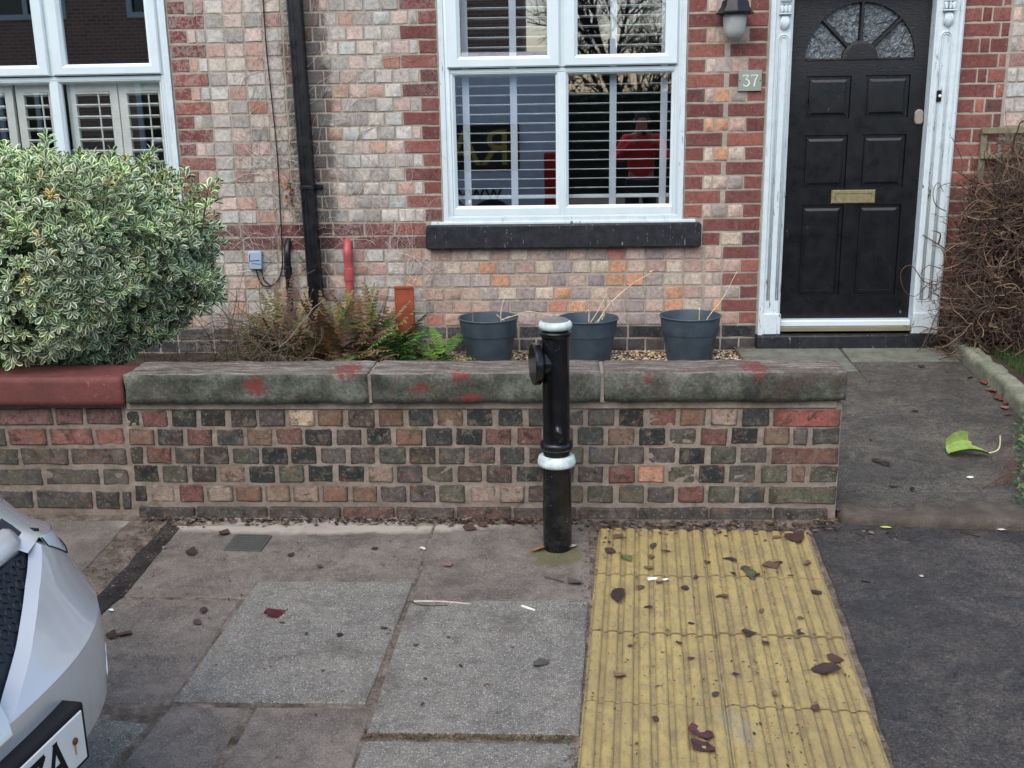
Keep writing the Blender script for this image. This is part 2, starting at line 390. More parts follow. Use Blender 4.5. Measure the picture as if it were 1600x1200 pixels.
def tarmac(name, c1, c2, c3):
    g = G(name, .75, spec=.35)
    n = g.noise(3, 6, .7); f = g.voro(170); f2 = g.noise(240, 4, .7)
    c = g.mix(g.ramp(n, [(.38, 0), (.62, 1)]), c1, c2)
    c = g.mix(g.ramp(g.noise(1.7, 6, .75, dist=.5), [(.5, 0), (.68, .8)]), c, c3)
    c = g.mix(1, c, g.ramp(f, [(.1, 1.25), (.5, .75)]), 'MULTIPLY')
    c = g.mix(1, c, g.ramp(g.noise(90, 4, .75), [(.36, .55), (.5, 1), (.64, 1.45)]), 'MULTIPLY')
    c = g.mix(1, c, g.ramp(g.noise(20, 6, .75), [(.36, .7), (.5, 1), (.64, 1.25)]), 'MULTIPLY')
    c = g.mix(1, c, g.ramp(f2, [(.38, .6), (.5, 1), (.62, 1.5)]), 'MULTIPLY')
    sp = g.math('MULTIPLY', g.ramp(g.voro(60), [(.12, 1), (.2, 0)]), g.ramp(g.n('SeparateXYZ', {0: g.voro(60, out='Color')}).outputs[0], [(.9, 0), (.93, 1)]))
    c = g.mix(g.math('MULTIPLY', sp, .6), c, S(150, 146, 140))
    g.set('Base Color', c); g.set('Roughness', g.ramp(n, [(.35, .42), (.65, .8)]))
    g.bump(g.math('ADD', f, f2), .8, .005); return g.m
M_TARMAC = tarmac('blue_black_tarmac', S(60, 59, 58), S(77, 73, 68), S(103, 96, 86))
M_TRENCH = tarmac('rough_dark_tarmac', S(40, 37, 36), S(58, 53, 50), S(80, 72, 66))
M_ROAD = tarmac('road_asphalt', S(68, 68, 70), S(80, 80, 80), S(88, 84, 80))
M_PATH = tarmac('damp_path_stone', S(74, 71, 65), S(94, 90, 82), S(114, 108, 94))
def mossy(name, a, b, c3):
    g = G(name, .9, spec=.2); n = g.noise(9, 6, .7); f = g.noise(140, 4, .7)
    c = g.ramp(n, [(.25, a), (.5, b), (.75, c3)])
    g.set('Base Color', g.mix(1, c, g.ramp(f, [(.2, .6), (.5, 1), (.8, 1.3)]), 'MULTIPLY')); g.bump(g.math('ADD', n, f), .8, .006); return g.m
M_FLAG = mossy('mossy_flagstone', S(80, 83, 70), S(108, 111, 98), S(132, 133, 122))
M_KERB = mossy('mossy_kerb', S(92, 94, 74), S(126, 128, 108), S(150, 148, 134))
M_REDSTONE = mossy('red_sandstone', S(64, 60, 54), S(84, 77, 69), S(106, 98, 88))
M_SOIL = mossy('garden_soil', S(40, 34, 28), S(62, 52, 42), S(84, 72, 56))
def yellow():
    g = G('yellow_concrete', .8, spec=.25)
    n = g.noise(5, 6, .7); mid = g.noise(40, 5, .75, g.scaled((1.4, .5, 1))); f = g.noise(220, 4, .7)
    c = g.mix(g.ramp(n, [(.35, 0), (.65, 1)]), S(172, 153, 98), S(146, 130, 88))
    c = g.mix(g.ramp(mid, [(.48, 0), (.62, .7)]), c, S(134, 120, 90))
    c = g.mix(1, c, g.ramp(f, [(.2, .72), (.5, 1), (.8, 1.15)]), 'MULTIPLY')
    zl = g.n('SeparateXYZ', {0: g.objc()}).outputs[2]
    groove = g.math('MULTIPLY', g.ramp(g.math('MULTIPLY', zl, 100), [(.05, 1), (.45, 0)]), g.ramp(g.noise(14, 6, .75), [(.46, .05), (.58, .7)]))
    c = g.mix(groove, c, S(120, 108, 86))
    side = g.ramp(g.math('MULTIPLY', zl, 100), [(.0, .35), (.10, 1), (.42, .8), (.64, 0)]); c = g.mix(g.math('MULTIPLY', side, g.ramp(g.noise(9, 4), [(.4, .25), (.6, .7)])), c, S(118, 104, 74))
    dots = g.math('MULTIPLY', g.ramp(g.voro(70), [(.14, 1), (.2, 0)]), g.ramp(g.n('SeparateXYZ', {0: g.voro(70, out='Color')}).outputs[0], [(.72, 0), (.76, 1)]))
    c = g.mix(g.math('MULTIPLY', dots, .75), c, S(70, 58, 40))
    c = g.mix(g.math('MULTIPLY', g.spot((.46, 2.58, -.07), .07, .06, 20, (1.6, .6, 1)), .3), c, S(132, 134, 124))
    g.set('Base Color', c); g.bump(g.math('ADD', mid, f), .6, .004); return g.m
M_YELLOW = yellow()
def leafmat():
    g = G('variegated_leaf', .35, spec=.4)
    uv = g.n('UVMap').outputs[0]; sep = g.n('SeparateXYZ', {0: uv})
    at = g.n('Attribute', attribute_name='tint').outputs['Color']
    edge = g.math('ADD', sep.outputs[0], g.math('MULTIPLY', g.math('SUBTRACT', g.noise(60, 3), .5), .35))
    m = g.ramp(edge, [(.46, 0), (.74, 1)])
    green = g.mix(g.noise(25, 3), S(46, 68, 48), S(76, 97, 66))
    mid = g.mix(g.ramp(sep.outputs[0], [(.0, .6), (.12, 0)]), green, S(96, 118, 80))
    c = g.mix(m, mid, S(194, 204, 166))
    g.set('Base Color', g.mix(1, c, at, 'MULTIPLY'))
    g.set('Subsurface Weight', 0.0); return g.m
M_LEAF = leafmat()
def tinted(name, rough=.7, spec=.25, sc=40):
    g = G(name, rough, spec=spec); at = g.n('Attribute', attribute_name='tint').outputs['Color']; oi = g.n('ObjectInfo').outputs['Color']
    c = g.mix(1, at, oi, 'MULTIPLY'); g.set('Base Color', g.mix(1, c, g.ramp(g.noise(sc, 4), [(.25, .7), (.75, 1.3)]), 'MULTIPLY')); return g.m
M_TINT = tinted('plant_matter'); M_TWIG = tinted('dry_twig', .85, .15, 90)
def frosted():
    g = G('frosted_glass', .45, (.55, .58, .56, 1), .5); g.set('Transmission Weight', .35)
    g.set('Base Color', g.ramp(g.noise(12, 4), [(.3, (.42, .44, .42, 1)), (.7, (.62, .65, .63, 1))])); return g.m
M_FROST = frosted()
def obscure():
    g = G('dimpled_door_glass', .12, S(88, 98, 102), .6)
    n = g.noise(34, 3, .5, dist=1.0)
    g.set('Base Color', g.ramp(n, [(.3, S(62, 70, 74)), (.7, S(112, 122, 126))])); g.bump(n, 1, .03); return g.m
M_OBSC = obscure()
def carpaint():
    g = G('silver_car_paint', .32, (.60, .625, .625, 1), .5, .4); g.set('Coat Weight', .7); g.set('Coat Roughness', .06)
    st = g.noise(10, 5, .7, g.scaled((6, 6, .8))); sz = g.n('SeparateXYZ', {0: g.pos}).outputs[2]
    low = g.ramp(sz, [(.30, .55), (.52, .0)])
    g.set('Base Color', g.mix(g.math('MULTIPLY', g.ramp(st, [(.35, .1), (.7, 1)]), low), (.60, .625, .625, 1), S(158, 150, 136)))
    g.set('Roughness', g.math('ADD', .26, g.math('MULTIPLY', low, .45))); return g.m
M_CAR = carpaint()
M_CHROME = G('bright_trim', .15, (.72, .74, .74, 1), .5, 1).m
M_GRILLE = G('grille_plastic', .5, S(34, 40, 48), .4).m
M_LENS = G('headlamp_lens', .06, (.66, .72, .72, 1), .7).m
M_PLATE = paint('white_number_plate', (.78, .78, .74, 1), .4)
M_RUBBER = G('black_rubber', .7, S(22, 22, 24)).m
M_CARGLASS = G('dark_car_glass', .05, S(24, 28, 30), .8).m

# ------------------------------------------------------------------ bricks
def brick_shape(w, h, d, seed, wear):
    r = random.Random(seed); j = lambda a: r.uniform(-a, a)
    x, z, c = w/2, h/2, .0015+wear*.003
    per = [(-x+c, -z), (j(.02), -z+abs(j(wear*.004))), (x-c, -z), (x, -z+c), (x, z-c), (x-c, z), (j(.02), z-abs(j(wear*.004))), (-x+c, z), (-x, z-c), (-x, -z+c)]
    per = [(a+j(wear*.003), b+j(wear*.003)) for a, b in per]
    m = MB(); wht = (1, 1, 1, 1)
    e = .0018+wear*.0016
    back = [(a, d, b) for a, b in per]; mid = [(a, e, b) for a, b in per]
    ins = [(a*(1-e/x*1.1), j(wear*.0014), b*(1-e/z*1.1)) for a, b in per]
    L = m.rings([back, mid, ins], True, col=wht)
    ci = m.vert((j(.01), j(wear*.0016), j(.01)))
    for i in range(len(per)): m.face((L[2][i], L[2][(i+1) % len(per)], ci), wht)
    return m
_bm = {}
def brick_variant(w, h, wear):
    key = (round(w/.03), round(h/.012), wear); var = rnd.randrange(5)
    k = (key, var)
    if k not in _bm:
        mb = brick_shape(w, h, .03, hash(k) % 9999 if False else key[0]*131+key[1]*17+var, wear)
        _bm[k] = (mb, mb.mesh('brick_shape', False), w, h)
    return _bm[k]
def in_view(p, mx=.02):
    v = Vector((p[0], p[1], p[2]-HC)); q = v.dot(CF)
    if q <= 0: return False, 0
    x = F_PX*v.dot(CR)/q+800; y = F_PX*v.dot(CD)/q+600
    return (-20 < x < 1620 and -20 < y < 1220), F_PX/q
DULL = [.27]; TINT = (.95, .965, .935)
def lay_bricks(parent, specs, mat, wear, cap=290):
    # specs: (x, y, z, w, h, colour); the ones that show largest are objects, the rest one mass
    def score(s):
        ok, k = in_view((s[0], s[1], s[2]))
        return (s[3]*s[4]*k*k) if ok else 0
    sp = sorted(specs, key=score, reverse=True); rest = MB()
    for i, (x, y, z, w_, h_, c) in enumerate(sp):
        mb, me, mw, mh = brick_variant(w_, h_, wear); sx, sz = w_/mw, h_/mh
        yy = y + rnd.uniform(-.0015, .0015)*(1+wear)
        if i < cap and score((x, y, z, w_, h_, c)) > 0:
            o = link('brick', me, mat, parent, loc=(x, yy, z), rot=(0, rnd.uniform(-.008, .008)*(1+wear), 0), scale=(sx, 1, sz)); o.color = dull(c, DULL[0])
        else:
            n = len(rest.v); rest.v += [(a*sx+x, b+yy, e*sz+z) for a, b, e in mb.v]
            rest.f += [tuple(k+n for k in f) for f in mb.f]; rest.c += [dull(c, DULL[0])]*len(mb.f)
    if rest.v: tag(obj('brick_courses', rest, mat, parent, 'auto'), kind='stuff')
def jit(c, a=.12):
    k = 1+rnd.uniform(-a, a); return (c[0]*k*(1+rnd.uniform(-.04, .04)), c[1]*k, c[2]*k*(1+rnd.uniform(-.04, .04)), 1)
def dull(c, k): l = .3*c[0]+.6*c[1]+.1*c[2]; return ((c[0]+(l-c[0])*k)*TINT[0], (c[1]+(l-c[1])*k)*TINT[1], (c[2]+(l-c[2])*k)*TINT[2], 1)
PALE = [(S(190, 182, 172), 5), (S(176, 166, 158), 5), (S(196, 168, 154), 4), (S(200, 184, 166), 1.2), (S(156, 148, 142), 2.5), (S(182, 182, 174), 3), (S(186, 142, 124), 1.4), (S(190, 146, 114), .6), (S(178, 116, 88), .3), (S(164, 118, 110), .8)]
PINK = [(S(196, 164, 146), 5), (S(186, 148, 130), 4), (S(202, 180, 156), 3), (S(172, 152, 144), 3), (S(204, 142, 98), 1.3), (S(192, 116, 92), 1.0), (S(160, 142, 136), 2)]
RED = [(S(130, 66, 60), 6), (S(144, 78, 68), 4), (S(118, 60, 56), 3), (S(156, 84, 66), 1.2), (S(106, 62, 60), 1)]
DKRED = [(S(116, 60, 58), 4), (S(128, 68, 66), 4), (S(106, 64, 64), 2), (S(150, 72, 62), 1), (S(178, 84, 56), .4)]
BLUE = [(S(56, 60, 66), 4), (S(66, 68, 72), 3), (S(48, 52, 58), 3), (S(84, 78, 76), .6)]
def pick(p):
    t = rnd.random()*sum(k for _, k in p)
    for c, k in p:
        t -= k
        if t <= 0: return jit(c)
    return jit(p[-1][0])
def row_fill(out, xa, xb, z, h, L, Rj, pal, odd, red=RED, size=.117, stretch=False):
    # one course between two jambs: S = red stretcher, H = red header and closer
    g = .010
    def put(x0, x1, c): out.append(((x0+x1)/2, D, z, x1-x0-g, h-g+rnd.uniform(-.001, .001), c))
    a, b = xa+.004, xb-.004
    if L == 'S': put(a, a+.228, pick(red)); a += .228
    elif L == 'H':
        put(a, a+.115, pick(red)); a += .115
        if b-a > .3: put(a, a+.056, pick(pal)); a += .056
    if Rj == 'S': put(b-.228, b, pick(red)); b -= .228
    elif Rj == 'H':
        put(b-.115, b, pick(red)); b -= .115
        if b-a > .3: put(b-.056, b, pick(pal)); b -= .056
    if b-a < .03: return
    sz = size*(2 if stretch else 1)
    xs = [a]
    if odd: xs.append(a+sz*.5)
    n = max(1, round((b-xs[-1])/sz)); st = (b-xs[-1])/n; x0 = xs[-1]
    for i in range(1, n+1): xs.append(x0+st*i+(rnd.uniform(-.005, .005) if i < n else 0))
    for p, q in zip(xs, xs[1:]):
        if q-p > .03: put(p, q, pick(pal))

LWX = (-3.888, -2.408); MWX = (-.762, .722); WZ0 = .918; DRX = (1.205, 2.312); TOPZ = 2.95; SPLIT = -1.585
def course(j, c_up): return .758+j*(c_up if j >= 0 else .0831)
def field(c_up, x_lo, x_hi):
    out = []
    j = -9
    while True:
        z0, z1 = course(j, c_up), course(j+1, c_up)
        if z0 > 2.62: break
        z, h = (z0+z1)/2, z1-z0
        odd = j % 2 == 1
        segs = []
        if c_up < .085:      # the field left of the front window
            if j >= 2:
                segs = [(-5.0, LWX[0], None, 'S' if not odd else 'H', PALE), (LWX[1], MWX[0], 'H' if odd else 'S', 'S' if odd else 'H', PALE)]
            elif j >= 0: segs = [(-5.0, -.868, None, None, DKRED)]
            elif j >= -6: segs = [(-5.0, -.9, None, None, PALE), (-.9, .86, None, None, PINK)]
            else: segs = [(-5.0, .86, None, None, BLUE)]
        else:
            pier0 = MWX[1] if j >= 2 else (.838 if j >= 0 else .86)
            if j >= 0:
                if odd: segs = [(pier0, DRX[0], 'S', 'S', RED)]
                else: segs = [(pier0, DRX[0], 'H', 'H', PINK)]
            elif j >= -6: segs = [(pier0, DRX[0], None, 'S' if odd else 'H', PINK)]
            else: segs = [(pier0, DRX[0], None, None, BLUE)]
            if j >= -6: segs += [(DRX[1], 2.60, 'S' if not odd else 'H', None, RED), (2.60, 3.9, None, None, PALE)]
            else: segs += [(DRX[1], 3.9, None, None, BLUE)]
        for xa, xb, L, Rj, pal in segs:
            xa, xb = max(xa, x_lo), min(xb, x_hi)
            if xb-xa < .05: continue
            if xa == x_lo and x_lo == SPLIT: L = None
            if xb == x_hi and x_hi == SPLIT: Rj = None
            row_fill(out, xa, xb, z, h, L, Rj, pal, odd, RED if pal is not DKRED else DKRED, stretch=(pal is DKRED or (pal is BLUE and odd)))
        j += 1
    return out
def wall_with_holes(x0, x1, z0, z1, holes, y, depth):
    m = MB(); xs = sorted({x0, x1} | {v for h in holes for v in h[:2] if x0 < v < x1}); zs = sorted({z0, z1} | {v for h in holes for v in h[2:] if z0 < v < z1})
    ins = lambda x, z: any(h[0] < x < h[1] and h[2] < z < h[3] for h in holes)
    for a, b in zip(xs, xs[1:]):
        for c, d in zip(zs, zs[1:]):
            if not ins((a+b)/2, (c+d)/2):
                m.quad((a, y, c), (b, y, c), (b, y, d), (a, y, d)); m.quad((a, y+depth, c), (a, y+depth, d), (b, y+depth, d), (b, y+depth, c))
    for a, b, c, d in holes:
        d = min(d, z1)
        m.quad((a, y, c), (a, y+depth, c), (a, y+depth, d), (a, y, d)); m.quad((b, y, c), (b, y, d), (b, y+depth, d), (b, y+depth, c))
        m.quad((a, y, c), (b, y, c), (b, y+depth, c), (a, y+depth, c)); m.quad((a, y, d), (a, y+depth, d), (b, y+depth, d), (b, y, d))
    m.quad((x0, y, z1), (x0, y+depth, z1), (x1, y+depth, z1), (x1, y, z1))
    m.quad((x0, y, z0), (x0, y, z1), (x0, y+depth, z1), (x0, y+depth, z0)); m.quad((x1, y, z0), (x1, y+depth, z0), (x1, y+depth, z1), (x1, y, z1))
    return m
def room(x0, x1, z0, z1, y0, y1):
    m = MB()
    m.quad((x0, y1, z0), (x1, y1, z0), (x1, y1, z1), (x0, y1, z1)); m.quad((x0, y0, z0), (x0, y1, z0), (x0, y1, z1), (x0, y0, z1))
    m.quad((x1, y0, z0), (x1, y0, z1), (x1, y1, z1), (x1, y1, z0)); m.quad((x0, y0, z0), (x1, y0, z0), (x1, y1, z0), (x0, y1, z0))
    m.quad((x0, y0, z1), (x0, y1, z1), (x1, y1, z1), (x1, y0, z1)); return m

houseN = thing('terraced_house', (-3.3, 6.7, .07), 'neighbouring brick house with plantation shutters in its window behind the shrub', 'house', 'terraced brick houses')
houseM = thing('terraced_house', (1.0, 6.7, .07), 'brick house with black front door numbered 37 and white window', 'house', 'terraced brick houses')
YM = D+.0038
obj('wall', wall_with_holes(-5.0, SPLIT, -.05, TOPZ, [(LWX[0], LWX[1], WZ0, TOPZ-.1)], YM, .24), M_MORTAR, houseN)
obj('wall', wall_with_holes(SPLIT, 3.9, -.05, TOPZ, [(MWX[0], MWX[1], WZ0, TOPZ-.1), (DRX[0]+.09, DRX[1]-.09, .2, 2.28)], YM, .24), M_MORTAR, houseM)
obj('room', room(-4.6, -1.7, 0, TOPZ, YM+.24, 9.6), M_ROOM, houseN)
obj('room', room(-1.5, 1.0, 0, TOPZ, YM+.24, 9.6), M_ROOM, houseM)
lay_bricks(houseN, field(.0838, -5.0, SPLIT), M_BRICK, .6)
lay_bricks(houseM, field(.0838, SPLIT, .86)+field(.0859, .7, 3.9), M_BRICK, .6)

# ------------------------------------------------------------------ windows
def window(house, x0, x1, dx):
    z0, z1 = WZ0, TOPZ-.1; Y = D
    zg_u, zs_u, zg_l, zb = 1.909, 1.843, 1.797, 1.019
    xm = (x0+x1)/2
    w_ = obj('window', MB(), M_UPVC, house)
    m = MB()
    m.frame(x0+.003, x1-.003, z0+.003, z1, [(0, Y+.09), (0, Y-.012), (.03, Y-.012), (.034, Y+.005)])
    strip = obj('timber_frame', m, M_OLDWHITE, w_, 'auto')
    m = MB()
    xa, xb = x0+.034, x1-.034
    m.frame(xa, xb, z0+.012, z1-.03, [(0, Y+.08), (0, Y-.004), (.006, Y-.008), (.028, Y-.008), (.034, Y+.0)])
    m.box(xa+.01, xb-.01, Y+.0, Y+.08, zs_u-.028, zs_u-.006, .003)
    m.box(xm-.022, xm+.022, Y-.004, Y+.08, zs_u-.002, z1-.06, .004)
    m.box(xm-.016, xm+.016, Y-.0075, Y+.08, z0+.03, zs_u-.03, .002)
    obj('outer_frame', m, M_UPVC, w_, 'auto')
    # lower fixed lights and upper opening sashes
    for s, (gx0, gx1) in enumerate(((x0+.093, xm-.039), (xm+.039, x1-.083))):
        m = MB(); o0, o1 = (xa+.03, xm-.004) if s == 0 else (xm+.004, xb-.03)
        L = [(o0, o1, z0+.04, zs_u-.026), (o0+.004, o1-.004, z0+.044, zs_u-.03), (gx0-.016, gx1+.016, zb-.016, zg_l+.012), (gx0, gx1, zb, zg_l), (gx0, gx1, zb, zg_l)]
        ys = (Y+.05, Y-.006, Y-.006, Y+.010, Y+.03)
        m.rings([[(a, y, c), (b, y, c), (b, y, d), (a, y, d)] for (a, b, c, d), y in zip(L, ys)])
        obj('glazing_bead', m, M_UPVC, w_, 'auto')
        m = MB(); m.quad((gx0-.004, Y+.022, zb-.004), (gx1+.004, Y+.022, zb-.004), (gx1+.004, Y+.022, zg_l+.004), (gx0-.004, Y+.022, zg_l+.004))
        obj('pane', m, M_GLASS, w_)
        m = MB(); s0, s1 = (xa+.018, xm-.012) if s == 0 else (xm+.012, xb-.018)
        g0, g1 = s0+.082, s1-.075
        L = [(s0, s1, zs_u, z1-.05), (s0, s1, zs_u, z1-.05), (s0+.008, s1-.008, zs_u+.008, z1-.058), (g0-.02, g1+.02, zg_u-.018, z1-.1), (g0, g1, zg_u, z1-.12), (g0, g1, zg_u, z1-.12)]
        ys = (Y+.02, Y-.02, Y-.028, Y-.028, Y-.010, Y+.02)
        m.rings([[(a, y, c), (b, y, c), (b, y, d), (a, y, d)] for (a, b, c, d), y in zip(L, ys)])
        obj('sash', m, M_UPVC, w_, 'auto')
        m = MB(); m.quad((g0-.004, Y+.006, zg_u-.004), (g1+.004, Y+.006, zg_u-.004), (g1+.004, Y+.006, z1-.116), (g0-.004, Y+.006, z1-.116))
        obj('pane', m, M_GLASS, w_)
    return w_
window(houseN, LWX[0], LWX[1], 0); window(houseM, MWX[0], MWX[1], 0)
m = MB(); m.box(-.872, .832, D-.055, D+.1, .759, WZ0-.012, .008)
m2 = MB(); m2.box(-.84, .80, D-.022, D+.02, WZ0-.0115, WZ0+.006, .003)
sill = obj('window_sill', m, M_SILL, houseM, 'auto'); obj('sill_bead', m2, M_OLDWHITE, sill)
m = MB(); m.box(LWX[0]-.1, LWX[1]+.1, D-.055, D+.1, .759, WZ0-.012, .008); obj('window_sill', m, M_SILL, houseN, 'auto')

# venetian blinds, one behind each half of the front window
def blind(x0, x1, tapes, label):
    t = thing('venetian_blind', ((x0+x1)/2, D+.12, 2.7), label, 'blind', 'venetian blinds in the front window')
    sl = MB()
    a = R(-7); c, s_ = math.cos(a), math.sin(a); T = lambda p: (p[0], p[1]*c-p[2]*s_, p[1]*s_+p[2]*c)
    sl.box(-(x1-x0)/2, (x1-x0)/2, -.025, .025, -.0016, .0016, T=T); me = sl.mesh('slat')
    z = 1.005-.0565
    k = 0
    while z < 2.7:
        if k == 2:
            b = MB(); b.box(-(x1-x0)/2, (x1-x0)/2, -.026, .026, -.011, .011, .003); link('bottom_rail', b.mesh('bottom_rail'), M_SLAT, t, loc=((x0+x1)/2, D+.12, z+.004))
        else: link('slat', me, M_SLAT, t, loc=((x0+x1)/2, D+.12, z), rot=(rnd.uniform(-.02, .02), rnd.uniform(-.0015, .0015), 0))
        z += .0565; k += 1
    for xt in tapes:
        b = MB(); b.box(xt-.021, xt+.021, D+.0915, D+.0925, .93, 2.7); obj('ladder_tape', b, M_TAPE, t)
blind(MWX[0]+.06, -.028, (-.612, -.318), 'white venetian blind with two tapes behind the left half of the front window')
blind(-.018, MWX[1]-.05, (.292, .602), 'white venetian blind with two tapes behind the right half of the front window')
# plantation shutters behind the lower half of the neighbour's window
def shutter(x0, x1, label):
    y = D+.07; t = thing('plantation_shutter', ((x0+x1)/2, y, .95), label, 'shutter', 'plantation shutters in the neighbouring window')
    m = MB(); z0, z1 = .95, 1.80
    m.frame(x0, x1, z0, z1, [(0, y+.028), (0, y+.002), (.002, y), (.05, y), (.052, y+.002), (.052, y+.028)])
    obj('frame', m, M_SHUT, t, 'auto')
    a = R(-12); c, s_ = math.cos(a), math.sin(a); T = lambda p: (p[0], p[1]*c-p[2]*s_, p[1]*s_+p[2]*c)
    l = MB(); l.box(-(x1-x0)/2+.052, (x1-x0)/2-.052, -.03, .03, -.0045, .0045, .002, T); me = l.mesh('louvre')
    n = 11
    for i in range(n): link('louvre', me, M_SHUT, t, loc=((x0+x1)/2, y+.014, z0+.085+i*(z1-z0-.15)/(n-1)))
    m = MB(); m.tube([((x0+x1)/2+.045, y-.016, z0+.08), ((x0+x1)/2+.045, y-.016, z1-.07)], .005, 6); obj('tilt_rod', m, M_SHUT, t)
xm = sum(LWX)/2
for a, b, l in ((LWX[0]+.08, xm-.31, 'cream louvred shutter at the left edge of the frame, seen through the glass'), (xm-.29, xm-.03, 'cream louvred shutter just left of the neighbouring window mullion'),
                (xm+.04, xm+.362, 'cream louvred shutter just right of the neighbouring window mullion'), (xm+.368, LWX[1]-.07, 'cream louvred shutter nearest the red brick window jamb')):
    shutter(a, b, l)

# ------------------------------------------------------------------ door, surround, step
YD = D+.06
dx0, dx1, dz0, dz1 = 1.343, 2.16, .286, 2.25
def fd(x, y): return fac(x, y, YD)
panels_px = [(1263, 119, 1333, 185), (1358, 118, 1429, 184), (1255, 212, 1326, 294), (1350, 210, 1421, 293), (1248, 320, 1318, 462), (1342, 320, 1413, 461)]
pan = []
for i, (a, b, c, d) in enumerate(panels_px):
    x0, z1 = fd(a, b); x1, z0 = fd(c, d)
    pan.append([x0, x1, z0, z1])
for r in range(3):       # level the pairs and keep them symmetric about the door's centre
    p, q = pan[2*r], pan[2*r+1]; z0, z1 = (p[2]+q[2])/2, (p[3]+q[3])/2
    pan[2*r] = [1.452, 1.716, z0, z1]; pan[2*r+1] = [1.80, 2.064, z0, z1]
fcx, fcz = 1.757, fd(1348, 92)[1]; fr = .322
m = MB()
ar = (fcx-fr-.012, fcx+fr+.012, fcz-.012, fcz+fr+.012)
cells = [tuple(p) for p in pan]+[ar]
xs = sorted({dx0, dx1}|{v for p in cells for v in p[:2]}); zs = sorted({dz0, dz1}|{v for p in cells for v in p[2:]})
for a, b in zip(xs, xs[1:]):
    for c, d in zip(zs, zs[1:]):
        if not any(p[0]-1e-6 < (a+b)/2 < p[1]+1e-6 and p[2]-1e-6 < (c+d)/2 < p[3]+1e-6 for p in cells):
            m.quad((a, YD, c), (b, YD, c), (b, YD, d), (a, YD, d))
m.rings([[(dx0, y, dz0), (dx1, y, dz0), (dx1, y, dz1), (dx0, y, dz1)] for y in (YD, YD+.045)], cap1=True)
# fill between the fanlight's box and its arch
arc = [(fcx+fr*math.cos(t), fcz+fr*math.sin(t)) for t in [math.pi*k/32 for k in range(33)]]
def onbox(t):
    c, s_ = math.cos(t), math.sin(t); k = min(((fr+.012)/abs(c)) if abs(c) > 1e-6 else 9, ((fr+.012)/s_) if s_ > 1e-6 else 9)
    return (fcx+c*k, fcz+s_*k)
box_ = [onbox(math.pi*k/32) for k in range(33)]
for i in range(32):
    m.quad((box_[i][0], YD, box_[i][1]), (box_[i+1][0], YD, box_[i+1][1]), (arc[i+1][0], YD, arc[i+1][1]), (arc[i][0], YD, arc[i][1]))
    m.quad((arc[i][0], YD, arc[i][1]), (arc[i+1][0], YD, arc[i+1][1]), (arc[i+1][0], YD+.03, arc[i+1][1]), (arc[i][0], YD+.03, arc[i][1]))
m.quad((ar[0], YD, ar[2]), (ar[1], YD, ar[2]), (ar[1], YD, fcz), (ar[0], YD, fcz))
m.quad((fcx-fr, YD, fcz), (fcx+fr, YD, fcz), (fcx+fr, YD+.03, fcz), (fcx-fr, YD+.03, fcz))
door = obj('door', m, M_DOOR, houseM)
for p in pan:
    m = MB(); L = [(0, YD), (.004, YD+.013), (.016, YD+.013), (.018, YD+.006), (.022, YD+.006), (.034, YD+.001), (.037, YD-.001)]
    m.rings([[(p[0]+i, y, p[2]+i), (p[1]-i, y, p[2]+i), (p[1]-i, y, p[3]-i), (p[0]+i, y, p[3]-i)] for i, y in L], cap1=True)
    obj('door_panel', m, M_DOOR, door)
hub = .108
for k in range(4):
    m = MB(); a0, a1 = math.pi*k/4+.0, math.pi*(k+1)/4; N = 10
    for i in range(N):
        t0, t1 = a0+(a1-a0)*i/N, a0+(a1-a0)*(i+1)/N
        m.quad(*[(fcx+r_*math.cos(t), YD+.022, fcz+r_*math.sin(t)) for r_, t in ((hub, t0), (fr+.003, t0), (fr+.003, t1), (hub, t1))])
    obj('pane', m, M_OBSC, door)
m = MB()
for t in (math.pi/4, math.pi/2, 3*math.pi/4):
    d = Vector((math.cos(t), 0, math.sin(t))); n_ = Vector((-math.sin(t), 0, math.cos(t))); c = Vector((fcx, YD, fcz))
    p0, p1 = c+d*hub*.95, c+d*(fr+.004)
    m.rings([[p0+n_*.015+Vector((0, .021, 0)), p0+n_*.007+Vector((0, -.002, 0)), p0-n_*.007+Vector((0, -.002, 0)), p0-n_*.015+Vector((0, .021, 0))],
             [p1+n_*.015+Vector((0, .021, 0)), p1+n_*.007+Vector((0, -.002, 0)), p1-n_*.007+Vector((0, -.002, 0)), p1-n_*.015+Vector((0, .021, 0))]], cap0=True, cap1=True)
hubp = [(fcx+r_*math.cos(t), y, fcz+r_*math.sin(t)) for r_, y, t in []]
m.rings([[(fcx+r_*math.cos(math.pi*k/16), y, fcz+r_*math.sin(math.pi*k/16)) for k in range(17)] for r_, y in ((hub, YD+.022), (hub-.003, YD-.004), (hub-.02, YD-.008), (.001, YD-.008))], closed=False)
m.box(fcx-fr, fcx+fr, YD-.004, YD+.02, fcz-.008, fcz+.006, .003)
obj('fanlight_bars', m, M_DOOR, door)
# letter box, lock, spyhole dot
x0, z1 = fd(1299, 297); x1, z0 = fd(1366, 317)
m = MB(); m.frame(x0, x1, z0, z1, [(0, YD), (.0, YD-.008), (.004, YD-.012), (.02, YD-.012), (.023, YD-.006)]); m.box(x0+.022, x1-.022, YD-.009, YD-.004, z0+.021, z1-.021, .002)
lb = obj('letterbox', m, M_BRASS, door, 'auto')
lx, lz = fd(1435, 183)
m = MB(); prof = []
for k in range(24):
    t = 2*math.pi*k/24; prof.append((lx+.025*max(-1, min(1, 1.25*math.cos(t))), lz+(.03+.016*max(0, 1))*max(-.9, min(1, math.sin(t)))))
m.rings([[(a, YD, b) for a, b in prof], [(a, YD-.012, b) for a, b in prof], [(lx+(a-lx)*.85, YD-.017, lz+(b-lz)*.88) for a, b in prof]], cap1=True)
lk = obj('door_lock', m, M_STEEL, door, 'auto')
